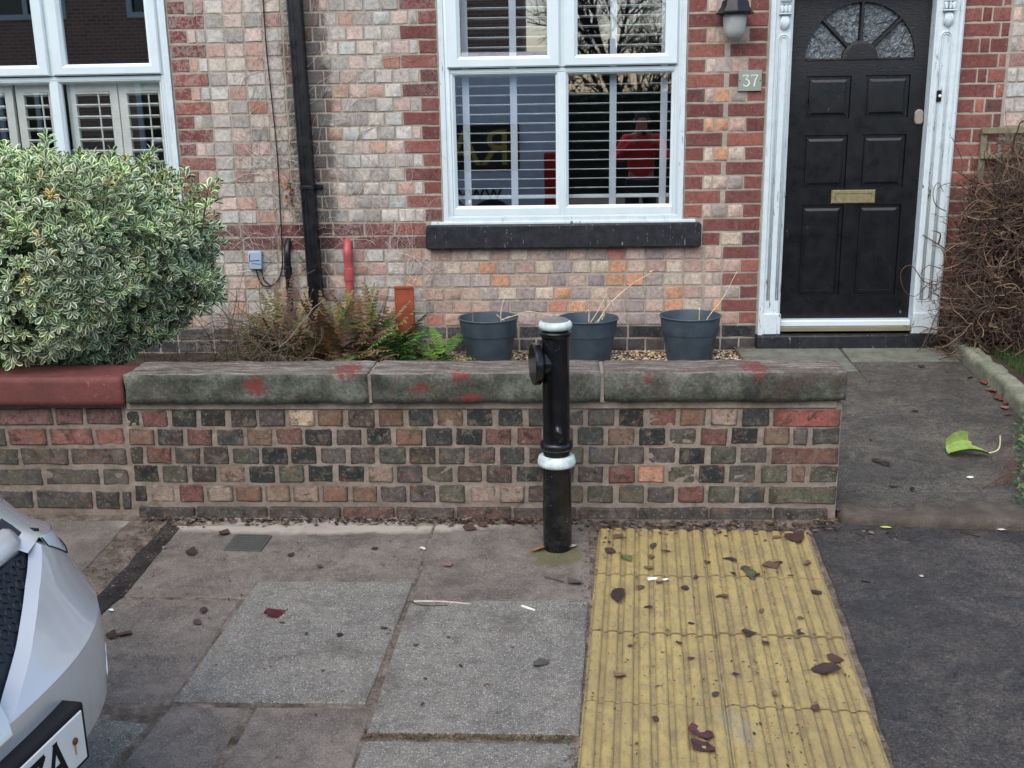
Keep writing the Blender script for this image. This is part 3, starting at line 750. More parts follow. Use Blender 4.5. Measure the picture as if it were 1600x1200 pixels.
m = MB(); m.lathe([(.009, 0), (.009, .003), (.006, .004)], 16, lambda p: (lx+p[0], YD-.0165-p[2], lz+.01+p[1])); m.box(lx-.0015, lx+.0015, YD-.0225, YD-.017, lz+.003, lz+.017)
# threshold
sx0, sx1 = 1.335, 2.155
m = MB(); m.box(sx0, sx1, D-.012, YD+.05, .245, .284, .006); obj('threshold', m, M_UPVC, houseM)
m = MB(); m.box(sx0-.008, sx1+.015, D-.02, YD+.05, .215, .2445, .003); obj('timber_sill', m, paint('bare_timber', S(128, 122, 98), .8, .2), houseM)
# surround: two carved pilasters and a head
def pilaster(x0, x1, mat, flip):
    m = MB(); yb = D+.075; z0, z1 = .2, 2.42
    w_ = x1-x0
    # cross-section from the outer edge to the door edge
    sec = [(0, yb), (0, D-.035), (.012, D-.045), (.026, D-.045), (.032, D-.03), (w_-.012, D-.03), (w_-.006, D-.024), (w_, D-.02), (w_, yb)]
    if flip: sec = [(w_-a, b) for a, b in sec]
    m.rings([[(x0+a, b, z) for a, b in sec] for z in (z0, z1)], closed=False, cap1=True)
    o = obj('pilaster', m, mat, houseM)
    # plinth block
    p = MB(); p.box(x0+.026, x1+.004 if not flip else x1-.026, D-.047, D-.0305, z0+.003, z0+.135, .004)
    if flip: p = MB(); p.box(x0-.004, x1-.026, D-.047, D-.0305, z0+.003, z0+.135, .004)
    obj('plinth_block', p, mat, o)
    # sunk flute with a round head: a raised bead outlines it
    cx = (x0+x1)/2+(.014 if not flip else -.014); hw = .032; zt = 1.965; fl = MB()
    path = [(cx-hw, .42), (cx-hw, zt)]+[(cx+hw*math.cos(t), zt+hw*math.sin(t)) for t in [math.pi-math.pi*k/12 for k in range(1, 12)]]+[(cx+hw, zt), (cx+hw, .42)]
    path2 = [(cx+(a-cx)*.62, b if b < zt else zt+(b-zt)*.62) for a, b in path]
    fl.tube([(a, D-.031, b) for a, b in path], .0055, 6); fl.tube([(a, D-.031, b) for a, b in path2], .004, 6)
    obj('flute', fl, mat, o, True)
    # carved drop: scallop, waist, block and fluted pad
    c = MB(); zt2 = 2.055
    def lobes(zc, rx, rz, ry, n):
        for k in range(n):
            t = (k-(n-1)/2)/(n/2); c_x = cx+t*rx*.78
            pr = []
            for i in range(7):
                f = i/6; pr.append((c_x+(cx-c_x)*f*.45, D-.03-ry*math.sin(math.pi*(.15+.7*f)), zc-rz*math.sqrt(max(0, 1-t*t*.8))+2*rz*f*math.sqrt(max(0.1, 1-t*t*.5))*.9))
            c.tube(pr, [rx*.34*q for q in (.45, .85, 1, 1, .95, .85, .6)], 7)
    lobes(zt2+.012, .034, .042, .016, 5)
    c.box(cx-.036, cx+.036, D-.062, D-.028, zt2+.052, zt2+.062, .004)
    for k in (-1, 0, 1): c.box(cx+k*.022-.0105, cx+k*.022+.0105, D-.06, D-.028, zt2+.064, zt2+.104, .005)
    c.box(cx-.030, cx+.030, D-.058, D-.028, zt2+.106, zt2+.112, .003)
    for k in range(4): c.tube([(cx+(k-1.5)*.015, D-.045, zt2+.112), (cx+(k-1.5)*.016, D-.062, zt2+.13), (cx+(k-1.5)*.014, D-.045, zt2+.15)], [.006, .011, .006], 7)
    lobes(zt2+.185, .030, .035, .018, 4)
    obj('carved_drop', c, mat, o, 'auto')
    return o
pilaster(1.205, 1.338, M_OLDWHITE, False); rp = pilaster(2.158, 2.318, M_FLAKE, True); rp['label'] = 'right pilaster with badly flaking white paint'
m = MB(); m.box(1.345, 2.155, D-.03, D+.09, 2.262, 2.42, .004); obj('door_head', m, M_OLDWHITE, houseM)
m = MB(); m.box(1.195, 2.325, D-.075, D+.1, .10, .2, .008, lambda p: (p[0], p[1]+.004*math.sin(p[0]*9), p[2])); obj('doorstep', m, M_SILL, houseM, 'auto')
m = MB(); m.box(dx0-.004, dx1+.004, YD+.06, YD+.07, .2, 2.3); obj('door_backing', m, M_DARK, houseM)
# bell push on the right pilaster
bx, bz = fac(1467, 150, D-.04)
t = thing('bell_push', (bx, D-.03, bz), 'small black bell push with white button on the flaking right pilaster', 'doorbell')
m = MB(); m.box(bx-.014, bx+.014, D-.048, D-.0305, bz-.032, bz+.032, .004); obj('bell_plate', m, M_DARK, t, 'auto')
m = MB(); m.lathe([(.009, 0), (.009, .005), (.006, .007), (.001, .0075)], 16, lambda p: (bx+.002+p[0], D-.048-p[2], bz+p[1])); obj('bell_button', m, M_WHITE, t, True)
# number plaque
x0, z1 = fac(1154, 110); x1, z0 = fac(1189, 142)
t = thing('house_number_plaque', ((x0+x1)/2, D, z0), 'small green slate plaque with white number 37 beside the door', 'plaque')
m = MB(); m.box(x0, x1, D-.016, D+.01, z0, z1, .002); obj('plaque_plate', m, M_SLATE, t)
def stroke(mb, pts, ws, y):
    P = [Vector((a, b)) for a, b in pts]; top = []; bot = []
    for i, p in enumerate(P):
        d = (P[min(i+1, len(P)-1)]-P[max(i-1, 0)]).normalized(); n_ = Vector((-d.y, d.x))*ws[i]/2; top.append(p+n_); bot.append(p-n_)
    for i in range(len(P)-1):
        mb.rings([[(a.x, y, a.y), (b.x, y, b.y), (b.x, y+.0012, b.y), (a.x, y+.0012, a.y)] for a, b in ((top[i], bot[i]), (top[i+1], bot[i+1]))], cap0=True, cap1=True)
m = MB(); cx, cz = (x0+x1)/2, (z0+z1)/2; q = lambda u, v: (cx+u, cz+v)
arc3 = [q(-.024+.0185*math.cos(t), -.012+.019*math.sin(t)) for t in [R(100-14*k) for k in range(19)]]
stroke(m, [q(-.042, .031), q(-.010, .031)], [.004, .004], D-.0175)
stroke(m, [q(-.011, .031), q(-.027, .0075)], [.0035, .0035], D-.0176)
stroke(m, arc3, [.0035+.004*math.sin(math.pi*k/18) for k in range(19)], D-.0174)
stroke(m, [q(-.042, .031), q(-.042, .022)], [.003, .002], D-.0173)
stroke(m, [q(.006, .031), q(.044, .031)], [.0045, .0045], D-.0175)
stroke(m, [q(.043, .031), q(.030, .005), q(.023, -.033)], [.004, .006, .0075], D-.0176)
stroke(m, [q(.0065, .031), q(.0065, .021)], [.003, .002], D-.0173)
obj('number', m, M_WHITE, t)
m = MB()
for u in (-.062, .062): m.lathe([(.004, 0), (.004, .002), (.002, .003)], 10, lambda p: (cx+u*(x1-x0)/.142+p[0]*1, D-.016-p[2], cz+p[1]))
obj('screw', m, paint('rusty_screw', S(96, 58, 44), .7), t)
# wall lantern
lx, lz = fac(1145, 22)
t = thing('wall_lantern', (lx, D, lz), 'black capped bulkhead lantern with frosted globe above the plaque', 'wall lamp')
yl = D-.085; T = lambda p: (lx+p[0], yl+p[1], lz+p[2])
m = MB(); m.lathe([(.070, -.142), (.066, -.144)][:0]+[(.0, -.150), (.028, -.146), (.05, -.128), (.062, -.10), (.067, -.05), (.069, 0.0)], 28, T, False, True); obj('lamp_globe', m, M_FROST, t, True)
m = MB(); m.lathe([(.068, -.004), (.108, -.008), (.110, .0), (.102, .006), (.082, .034), (.074, .066), (.052, .078), (.05, .09), (.02, .098), (.0, .1)], 8, T, True, False); obj('lamp_cap', m, M_BLACK, t)
m = MB(); m.lathe([(.071, -.012), (.073, -.004), (.071, .0)], 28, T); m.box(lx-.045, lx+.045, D-.03, D-.0, lz-.07, lz+.06, .008); m.tube([(lx, D-.02, lz+.0), (lx, yl+.05, lz+.01)], .03, 10); obj('lamp_bracket', m, M_BLACK, t, 'auto')

# ------------------------------------------------------------------ garden wall
DULL[0] = .42
gw = thing('garden_wall', (-.35, 4.05, 0), 'low wall of dark burnt header bricks capped with green weathered sandstone', 'wall')
XL, XR = -1.757, 1.058
WC = dict(K=[S(50, 54, 52), S(44, 50, 52), S(60, 64, 64)], G=[S(78, 76, 70), S(88, 86, 80), S(70, 74, 68)], B=[S(88, 70, 58), S(76, 64, 56)], R=[S(122, 72, 58), S(132, 68, 56)],
          O=[S(134, 88, 58), S(126, 92, 62)], T=[S(196, 160, 118)], M=[S(96, 94, 70), S(84, 86, 66)], N=[S(158, 128, 104), S(148, 116, 92)], P=[S(96, 84, 80), S(88, 76, 74)], F=[S(168, 70, 48)], L=[S(192, 120, 72)])
ROWS = ['kRKKBPTOBRKOKKGGGKRONKF', 'OKRGORKBKOKKRRPGOKGRKOpG', 'bRGBGKKPPMBGPGBMGPPKMPR', 'KMBNKMKKNPMBBGGPRLMKGMoM', 'kNRNONNOOPPMNNPMMMPRMGM']
ZT = [.451, .3735, .296, .2185, .134]; PITCH_H = .1168; specs = []
for r, (row, zt) in enumerate(zip(ROWS, ZT)):
    h = .0705; z = zt-h/2; x = XL+.004
    if r % 2 == 0:
        specs.append((x+.026, YW, z, .050, h, jit(rnd.choice(WC[row[0].upper()]), .06))); x += .062
        body, end = row[1:-1], row[-1]
        lim = XR-.262-.004; st = (lim-x)/len(body)
        for ch in body:
            specs.append((x+st/2-.006+rnd.uniform(-.003, .003), YW, z+rnd.uniform(-.002, .002), st-.0185+rnd.uniform(-.004, .003), h-rnd.uniform(0, .004), jit(rnd.choice(WC[ch]), .1))); x += st
        specs.append((XR-.131, YW-.001, z-.002 if r else z-.004, .258, h-.002, jit(rnd.choice(WC[end]), .05)))
    else:
        body = row[:-2]; lim = XR-.107-.075; st = (lim-x)/len(body)
        for ch in body:
            specs.append((x+st/2-.006+rnd.uniform(-.003, .003), YW, z+rnd.uniform(-.002, .002), st-.0185+rnd.uniform(-.004, .003), h-rnd.uniform(0, .004), jit(rnd.choice(WC[ch]), .1))); x += st
        specs.append((lim+.030, YW, z, .052, h-.003, jit(rnd.choice(WC[row[-2].upper()]), .06))); specs.append((XR-.055, YW, z, .106, h-.002, jit(rnd.choice(WC[row[-1]]), .06)))
x = XL+.01
for k, wd in enumerate((.24, .30, .30, .22, .24, .23, .26, .24, .28, .25, .22)):   # half buried footing course
    if x+wd > XR: wd = XR-x
    specs.append((x+wd/2, YW-.012, .004, wd-.012, .078, jit(rnd.choice([S(104, 72, 62), S(92, 78, 70), S(118, 76, 64)] if 2 <= k <= 7 else [S(84, 80, 74), S(76, 72, 66)]), .08))); x += wd
lay_bricks(gw, specs, M_WBRICK, 1.0, 300)
# the bricks of the end face beside the path
ends = []
m = MB(); N = 60
def wavy(x, z, a=.004): return a*(mnoise.noise(Vector((x*14, z*30, 3.1)))+.6*mnoise.noise(Vector((x*40, z*60, 1.7))))
cols = [XL+(XR-XL)*i/220 for i in range(221)]; zrow = [-.06+.535*i/64 for i in range(65)]
ids = [[m.vert((x, YW+.0042+wavy(x, z, .0028), z)) for x in cols] for z in zrow]
for a, b in zip(ids, ids[1:]):
    for i in range(220): m.face((a[i], a[i+1], b[i+1], b[i]))
m.quad((XL, YW+.2, -.06), (XR, YW+.2, -.06), (XR, YW+.2, .475), (XL, YW+.2, .475)); m.quad((XR-.006, YW+.008, -.06), (XR-.006, YW+.2, -.06), (XR-.006, YW+.2, .475), (XR-.006, YW+.008, .475))
m.quad((XL, YW+.0, .475), (XR, YW+.0, .475), (XR, YW+.2, .475), (XL, YW+.2, .475)); m.quad((XL, YW+.01, -.06), (XL, YW+.01, .475), (XL, YW+.2, .475), (XL, YW+.2, -.06))
obj('mortar', m, M_WMORTAR, gw, 'auto')
m = MB()
m.box(XL+.01, XR-.02, YW-.004, YW+.21, .452, .485, .004, lambda p: (p[0], p[1]+wavy(p[0], p[2]), p[2])); obj('mortar_bed', m, M_WMORTAR, gw)
for r, zt in enumerate(ZT):
    h = .07; z = zt-h/2
    for c in range(1 if r % 2 == 0 else 2):
        y0, y1 = (YW+.004, YW+.1) if r % 2 == 0 else ((YW+.004, YW+.1), (YW+.11, YW+.2))[c]
        mb, me, mw, mh = brick_variant(.105, h, 1.0); o = link('brick', me, M_WBRICK, gw, loc=(XR, (y0+y1)/2, z), rot=(0, 0, R(90)), scale=((y1-y0)/mw, 1, h/mh)); o.color = jit(rnd.choice(WC['GMPR'[rnd.randrange(4)]]))
def stone(x0, x1, y0, y1, z0, z1, seed, step=.022, amp=.004, rr=.012):
    m = MB(); idx = {}
    nx, ny, nz = [max(2, round((b-a)/step)) for a, b in ((x0, x1), (y0, y1), (z0, z1))]
    c = Vector(((x0+x1)/2, (y0+y1)/2, (z0+z1)/2)); hs = Vector(((x1-x0)/2, (y1-y0)/2, (z1-z0)/2))
    def P(i, j, k):
        if (i, j, k) in idx: return idx[i, j, k]
        p = Vector((x0+(x1-x0)*i/nx, y0+(y1-y0)*j/ny, z0+(z1-z0)*k/nz)); d = p-c
        inn = Vector([max(-hs[a]+rr, min(hs[a]-rr, d[a])) for a in range(3)]); e = d-inn
        if e.length > 1e-6: d = inn+e.normalized()*min(e.length, rr)
        q = c+d; nn = (e.normalized() if e.length > 1e-6 else Vector((0, 0, 1)))
        q = q+nn*(amp*mnoise.noise(Vector((q.x*9+seed, q.y*9, q.z*9)))*1.4+amp*.8*mnoise.noise(Vector((q.x*34, q.y*34+seed, q.z*34))))
        idx[i, j, k] = m.vert(q); return idx[i, j, k]
    for i in range(nx):
        for j in range(ny):
            for k in (0, nz): m.face((P(i, j, k), P(i+1, j, k), P(i+1, j+1, k), P(i, j+1, k)))
    for i in range(nx):
        for k in range(nz):
            for j in (0, ny): m.face((P(i, j, k), P(i+1, j, k), P(i+1, j, k+1), P(i, j, k+1)))
    for j in range(ny):
        for k in range(nz):
            for i in (0, nx): m.face((P(i, j, k), P(i, j+1, k), P(i, j+1, k+1), P(i, j, k+1)))
    return m
j1, j2 = onY(577, 610, YW-.03).x, onY(941, 610, YW-.03).x
CZ0, CZ1 = .484, .602
for i, (a, b) in enumerate(((-1.735, j1-.006), (j1+.006, j2-.005), (j2+.005, 1.068))):
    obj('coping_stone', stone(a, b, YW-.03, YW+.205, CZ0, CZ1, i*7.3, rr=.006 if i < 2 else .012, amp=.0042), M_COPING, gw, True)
m = MB()
for jx in (j1, j2): m.box(jx-.007, jx+.007, YW-.022, YW+.195, CZ0, CZ1-.006)
obj('joint_mortar', m, M_WMORTAR, gw)
# neighbour's wall
nw = thing('garden_wall', (-2.6, 4.05, 0), 'low old red brick wall with red painted coping under the variegated shrub', 'wall')
specs = []; zt = [.462, .376, .292, .205, .108]
pal = [[S(126, 72, 68), S(132, 84, 74), S(120, 70, 68)], [S(150, 82, 62), S(112, 66, 60), S(116, 108, 76)], [S(110, 66, 64), S(104, 84, 74), S(96, 92, 76)], [S(96, 88, 78), S(90, 84, 76)], [S(84, 80, 74), S(74, 72, 68)]]
ends_ = [[.16, .125, .24, .23, .23, .23, .23, .23, .23, .23], [.13, .19, .17, .24, .23, .23, .23, .23, .23, .23], [.24, .21, .24, .23, .23, .23, .23, .23, .23], [.12, .24, .24, .23, .23, .23, .23, .23, .23], [.05, .11, .25, .24, .23, .23, .23, .23, .23]]
for r in range(5):
    x = XL-.012; h = .070 if r < 4 else .075
    for i, wd in enumerate(ends_[r]):
        specs.append((x-wd/2, YW+.012, zt[r]-h/2-.005, wd-.014, h, jit(rnd.choice(pal[r]), .1))); x -= wd
lay_bricks(nw, specs, M_WBRICK, 1.0)
m = MB(); x0, x1 = -4.2, XL-.003
cols = [x0+(x1-x0)*i/120 for i in range(121)]
ids = [[m.vert((x, YW+.0165+wavy(x, z, .003), z)) for x in cols] for z in zrow]
for a, b in zip(ids, ids[1:]):
    for i in range(120): m.face((a[i], a[i+1], b[i+1], b[i]))
m.quad((x0, YW+.2, -.06), (x1, YW+.2, -.06), (x1, YW+.2, .475), (x0, YW+.2, .475)); m.quad((x0, YW+.01, .475), (x1, YW+.01, .475), (x1, YW+.2, .475), (x0, YW+.2, .475))
obj('mortar', m, M_WMORTAR, nw, 'auto')
obj('coping_stone', stone(-3.0, XL+.012, YW-.024, YW+.21, .472, .590, 31, rr=.005, amp=.0018), M_REDCOP, nw, True)
obj('coping_stone', stone(-4.2, -3.01, YW-.024, YW+.21, .472, .590, 33, rr=.008, amp=.002), M_REDCOP, nw, True)

# ------------------------------------------------------------------ ground
def sheet(name, x0, x1, y0, y1, zf, mat, nx=2, ny=2, amp=0, parent=None, kind='structure'):
    m = MB(); ids = [[m.vert((x0+(x1-x0)*i/nx, y0+(y1-y0)*j/ny, zf(y0+(y1-y0)*j/ny)+(amp*mnoise.noise(Vector((i*.37, j*.41, 5))) if amp else 0))) for i in range(nx+1)] for j in range(ny+1)]
    for a, b in zip(ids, ids[1:]):
        for i in range(nx): m.face((a[i], a[i+1], b[i+1], b[i]))
    o = obj(name, m, mat, parent, True)
    if parent is None: tag(o, kind=kind)
    return o
sheet('ground', -120, 120, -120, 120, lambda y: -.30, M_SOIL)
sheet('road', -60, 60, -6.5, 1.25, lambda y: -.235, M_ROAD)
sheet('far_pavement', -60, 60, -9, -6.5, lambda y: -.12, M_SLABD)
m = MB(); m.box(-12, 12, 1.25, 1.40, -.30, gz(1.40)+.001, .012)
tag(obj('kerb', m, M_SLABG), kind='structure')
pave = sheet('pavement', -12, 12, 1.40, 4.05, lambda y: gz(y)+.0012, M_DIRT, 300, 40, .002)
def slab(pts, mat, dz=.004, seed=0, parent=None, name='paving_slab', zf=gz, wob=.003, tilt=0):
    P = [Vector((p[0], p[1], 0)) for p in pts]; n = len(P); cen = sum(P, Vector())/n; ring = []
    for i in range(n):
        a, b = P[i], P[(i+1) % n]; k = max(3, int((b-a).length/.05)); nn = Vector((b.y-a.y, a.x-b.x, 0)).normalized()
        for q in range(k):
            p = a+(b-a)*q/k; p = p+nn*wob*(mnoise.noise(p*9+Vector((seed, 0, 0)))+.6*mnoise.noise(p*37+Vector((seed, 3, 0)))); ring.append(p)
    m = MB(); Z = lambda p, d: Vector((p.x, p.y, zf(p.y)+d+tilt*(p.x-cen.x)))
    L = [[Z(p, -.05) for p in ring], [Z(p, dz-.003) for p in ring], [Z(p+(cen-p).normalized()*.005, dz) for p in ring]]
    m.rings(L, cap1=True); return obj(name, m, mat, parent or pave)
def gq(*px): return [tuple(gnd(*p)[:2]) for p in px]
slab(gq((402, 911), (646, 911), (572, 1102), (271, 1099)), M_SLABG, .007, 1)
slab([(-.532, 3.262), (.072, 3.262), (.03, 2.53), (-.548, 2.53)], M_SLABG, .009, 2, tilt=.004)
slab([(-.552, 2.500), (.022, 2.500), (-.005, 1.93), (-.565, 1.93)], M_SLABG, .003, 3)
slab([(-.52, 3.885), (.085, 3.89), (.085, 3.275), (-.53, 3.275)], M_SLABD, .003, 4)
slab([(-1.56, 3.86), (-.528, 3.87), (-.536, 3.398), (-1.098, 3.398), (-1.104, 3.275), (-1.58, 3.285)], M_SLABD, .004, 5, wob=.005)
slab([(-1.75, 3.272), (-1.118, 3.262), (-1.145, 2.655), (-1.75, 2.655)], M_SLABD, .003, 7)
slab([(-1.135, 2.645), (-.905, 2.645), (-.965, 1.95), (-1.235, 1.95)], M_SLABD, .002, 8, wob=.006)
slab([(-.885, 2.648), (-.555, 2.648), (-.572, 1.95), (-.93, 1.95)], M_SLABD, .003, 9, wob=.006)
slab([(-1.75, 2.64), (-1.165, 2.56), (-1.30, 1.95), (-1.85, 1.95)], M_SLABG, .004, 10)
for i, (a, b, c, d) in enumerate(((-2.4, -1.77, 2.6, 3.25), (-2.4, -1.76, 3.27, 3.90), (-3.1, -2.42, 2.6, 3.3), (-3.1, -2.42, 3.32, 3.9), (-2.6, -1.9, 1.9, 2.58))):
    slab([(a, d), (b, d), (b, c), (a, c)], M_SLABD, .006, 20+i, wob=.008)
# strip of rough dark tarmac between the slabs and the neighbour's side
m = slab(gq((262, 818), (282, 826), (196, 930), (158, 962), (120, 985), (150, 935)), M_TRENCH, .007, 14, name='tarmac_strip', wob=.012)
# small metal stop-tap cover in the slab by the wall
a, b, c, d = [gnd(*p) for p in ((368, 838), (418, 838), (408, 864), (356, 864))]
sc = thing('stop_tap_cover', ((a.x+c.x)/2, (a.y+c.y)/2, gz(3.7)+.005), 'small ribbed grey stop-tap cover set in the dark paving by the wall', 'access cover')
m = MB(); hx, hy = .074, .066; m.box(-hx, hx, -hy, hy, -.01, .0045, .002); o1 = link('cover_plate', m.mesh('cover_plate'), paint('cast_iron', S(74, 74, 70), .7, .4), sc, rot=None); o1.matrix_parent_inverse = Matrix()
m = MB()
for i in range(7): m.box(-hx+.012, hx-.012, -hy+.012+i*.0185, -hy+.02+i*.0185, .0045, .0072, .001)
o2 = link('cover_ribs', m.mesh('cover_ribs'), o1.data.materials[0], sc); o2.matrix_parent_inverse = Matrix(); sc.rotation_euler = (R(2.9), 0, R(-3))
# yellow tactile paving
tp = thing('tactile_paving', (.45, 3.0, 0), 'band of yellow ribbed tactile slabs laid from the wall to the road', 'tactile paving'); tp['kind'] = 'structure'
m = MB(); hw = .1995
xs = []; 
for k in range(8):
    c0 = -.175+k*.05; xs += [(c0-.019, 0), (c0-.0155, .0038), (c0-.010, .0064), (c0, .0072), (c0+.010, .0064), (c0+.0155, .0038), (c0+.019, 0)]
prof = [(-hw, -.05), (-hw, -.002), (-hw+.002, 0)]+xs+[(hw-.002, 0), (hw, -.002), (hw, -.05)]
hl = .1895
m.rings([[(x, y, z) for x, z in prof] for y in (-hl, -hl+.0015, hl-.0015, hl)], closed=False)
n_ = len(prof)
m.face(range(n_)); m.face(range(3*n_, 4*n_))
tme = m.mesh('tactile_slab'); rt = R(3.9); dv = Vector((-.068, -.9977)); across = Vector((.4015, .001))
for c_ in range(2):
    for r_ in range(5):
        o = Vector((.122, 3.832))+across*c_+dv*(.387*r_+(.012 if c_ else 0)); cxy = o+across*.5+dv*.1935
        link('tactile_slab', tme, M_YELLOW, tp, loc=(cxy.x, cxy.y, gz(cxy.y)+.004+rnd.uniform(-.0015, .0025)), rot=(R(2.86)+rnd.uniform(-.002, .002), rnd.uniform(-.004, .004), -rt+rnd.uniform(-.004, .004)))
# tarmac crossing to the right
m = MB(); left = [gnd(1262, 829), gnd(1300, 925), gnd(1343, 1050), gnd(1400, 1230)]
pts = [(p.x+.012, p.y) for p in left]+[(.80, 1.42), (12, 1.42), (12, 3.9), (1.0, 3.89)]
slab(pts, M_TARMAC, .008, 55, name='tarmac', wob=.006)
# garden behind the wall, path, red step stone, kerb stones and lawn
sheet('garden_soil', -8, 1.062, 4.1, 6.7, lambda y: .075+(y-4.1)*.006, M_SOIL, 120, 60, .012)
path = sheet('garden_path', 1.06, 2.44, 3.93, 6.62, pz, M_PATH, 60, 120, .003)
slab([(1.07, 6.52), (1.70, 6.52), (1.68, 5.99), (1.07, 6.0)], M_FLAG, .006, 71, path, 'flagstone', pz)
slab([(1.72, 6.52), (2.36, 6.52), (2.33, 6.2), (1.70, 6.2)], M_FLAG, .006, 72, path, 'flagstone', pz)
slab([(1.70, 6.185), (2.33, 6.185), (2.29, 5.80), (1.68, 5.78)], M_PATH, .005, 73, path, 'flagstone', pz)
slab([(1.09, 5.97), (1.665, 5.97), (1.665, 5.16), (1.09, 5.16)], M_PATH, .004, 74, path, 'flagstone', pz)
slab([(1.68, 5.76), (2.28, 5.78), (2.22, 4.95), (1.68, 4.95)], M_PATH, .003, 75, path, 'flagstone', pz)
slab([(1.09, 5.14), (1.665, 5.14), (1.665, 4.13), (1.09, 4.13)], M_PATH, .004, 76, path, 'flagstone', pz)
slab([(1.68, 4.93), (2.42, 4.93), (2.42, 4.10), (1.68, 4.10)], M_PATH, .003, 77, path, 'flagstone', pz)
m = stone(1.068, 2.6, 3.885, 4.11, -.04, .042, 5, .03, .004, .016)
for i, v in enumerate(m.v): m.v[i] = (v[0], v[1]-(v[0]-1.068)*.09, v[2])
obj('step_stone', m, M_REDSTONE, path, True)
kb = thing('path_kerb', (2.3, 5.8, .1), 'mossy stone kerb edging the lawn beside the path', 'kerb')
pts = [pth(1479, 546), pth(1545, 604), pth(1601, 657), pth(1660, 712)]
for i, (a, b) in enumerate(zip(pts, pts[1:])):
    d = (b-a); L = Vector((d.x, d.y)).length; ang = math.atan2(d.y, d.x)
    m = stone(.006, L-.006, -.0, .10, -.06, .10, 40+i, .025, .013, .018)
    o = link('kerb_stone', m.mesh('kerb_stone', True), M_KERB, kb, loc=(a.x, a.y, pz((a.y+b.y)/2)), rot=(0, math.atan2(-(pz(b.y)-pz(a.y)), L), ang))
sheet('lawn_soil', 2.36, 8, 4.15, 6.62, lambda y: pz(y)+.055, M_SOIL, 40, 20, .01)
g = MB()
for i in range(9000):
    y = rnd.uniform(4.9, 6.45); x = rnd.uniform(2.46-(6.5-y)*.06+.06, 3.5); z = pz(y)+.05; h = rnd.uniform(.025, .06); a = rnd.uniform(0, 6.28); l = rnd.uniform(0, .03)
    c = jit(rnd.choice([S(46, 78, 34), S(58, 92, 40), S(36, 64, 30)]), .15); dx, dy = math.cos(a)*.0028, math.sin(a)*.0028
    i0 = g.vert((x-dx, y-dy, z)); i1 = g.vert((x+dx, y+dy, z)); i2 = g.vert((x+rnd.uniform(-l, l), y+rnd.uniform(-l, l), z+h)); g.face((i0, i1, i2), c)
lw = link('lawn_grass', g.mesh('lawn_grass', fix=False), M_TINT); tag(lw, kind='stuff')

# ------------------------------------------------------------------ bollard
bb = gnd(872, 856); bY = bb.y
t = thing('bollard', (bb.x, bY, bb.z), 'black cast iron pipe bollard with two white bands and a side flange', 'bollard')
bxx = -.035
def bz(y): return onY(870, y, bY).z
# it leans a touch
def TB(p): return (bxx+p[0]-.004*(p[2]), bY+p[1], p[2])
z_w0, z_w1 = bz(727), bz(710)
m = MB(); m.lathe([(.0535, -.06), (.0535, z_w0+.004)], 40, TB); obj('lower_pipe', m, M_BOLL, t, 'auto')
m = MB(); m.lathe([(.052, z_w0), (.066, z_w0+.003), (.0705, z_w0+.010), (.0705, z_w0+.018), (.066, z_w1-.006), (.056, z_w1)], 40, TB); obj('lower_white_band', m, M_BWHITE, t, True)
zr = bz(697); zt = bz(523)
m = MB(); m.lathe([(.049, z_w1-.01), (.050, zr-.012), (.057, zr-.008), (.0605, zr), (.060, zr+.012), (.056, zr+.018), (.0495, zr+.020), (.049, zt-.01), (.055, zt-.006), (.0575, zt), (.0575, zt+.009), (.054, zt+.013), (.048, zt+.014), (.048, bz(512))], 40, TB); obj('upper_pipe', m, M_BOLL, t, 'auto')
z0, z1 = bz(514), bz(501)
m = MB(); m.lathe([(.05, z0), (.0575, z0+.003), (.0605, z0+.012), (.0605, z1-.014), (.057, z1-.004), (.05, z1)], 40, TB); obj('upper_white_band', m, M_BWHITE, t, True)
m = MB(); m.lathe([(.0495, z1-.002), (.044, z1+.006), (.03, z1+.011), (.001, z1+.013)], 40, TB, False); obj('cap', m, paint('weathered_grey_cap', S(120, 120, 114), .8, .3, .3, .3, 30), t, True)
zp = bz(567); ang = R(193); dirv = Vector((math.cos(ang), math.sin(ang), 0)); ux = Vector((-dirv.y, dirv.x, 0))
cen = Vector((bxx-.002, bY, zp))
m = MB(); TP = lambda p: cen+dirv*p[2]+ux*p[0]+Vector((0, 0, p[1]))
m.lathe([(.040, .0), (.046, .046), (.060, .054), (.073, .060), (.076, .064), (.076, .083), (.072, .087), (.03, .088), (.001, .088)], 36, TP, False); obj('side_flange', m, M_BOLL, t, 'auto')
m = MB(); zl = bz(672)
m.tube([(bxx+.0, bY-.044, zl+.03), (bxx+.004, bY-.056, zl+.022), (bxx+.008, bY-.062, zl), (bxx+.012, bY-.056, zl-.02), (bxx+.014, bY-.046, zl-.03)], [.010, .014, .015, .013, .008], 8); obj('lug', m, M_BOLL, t, True)

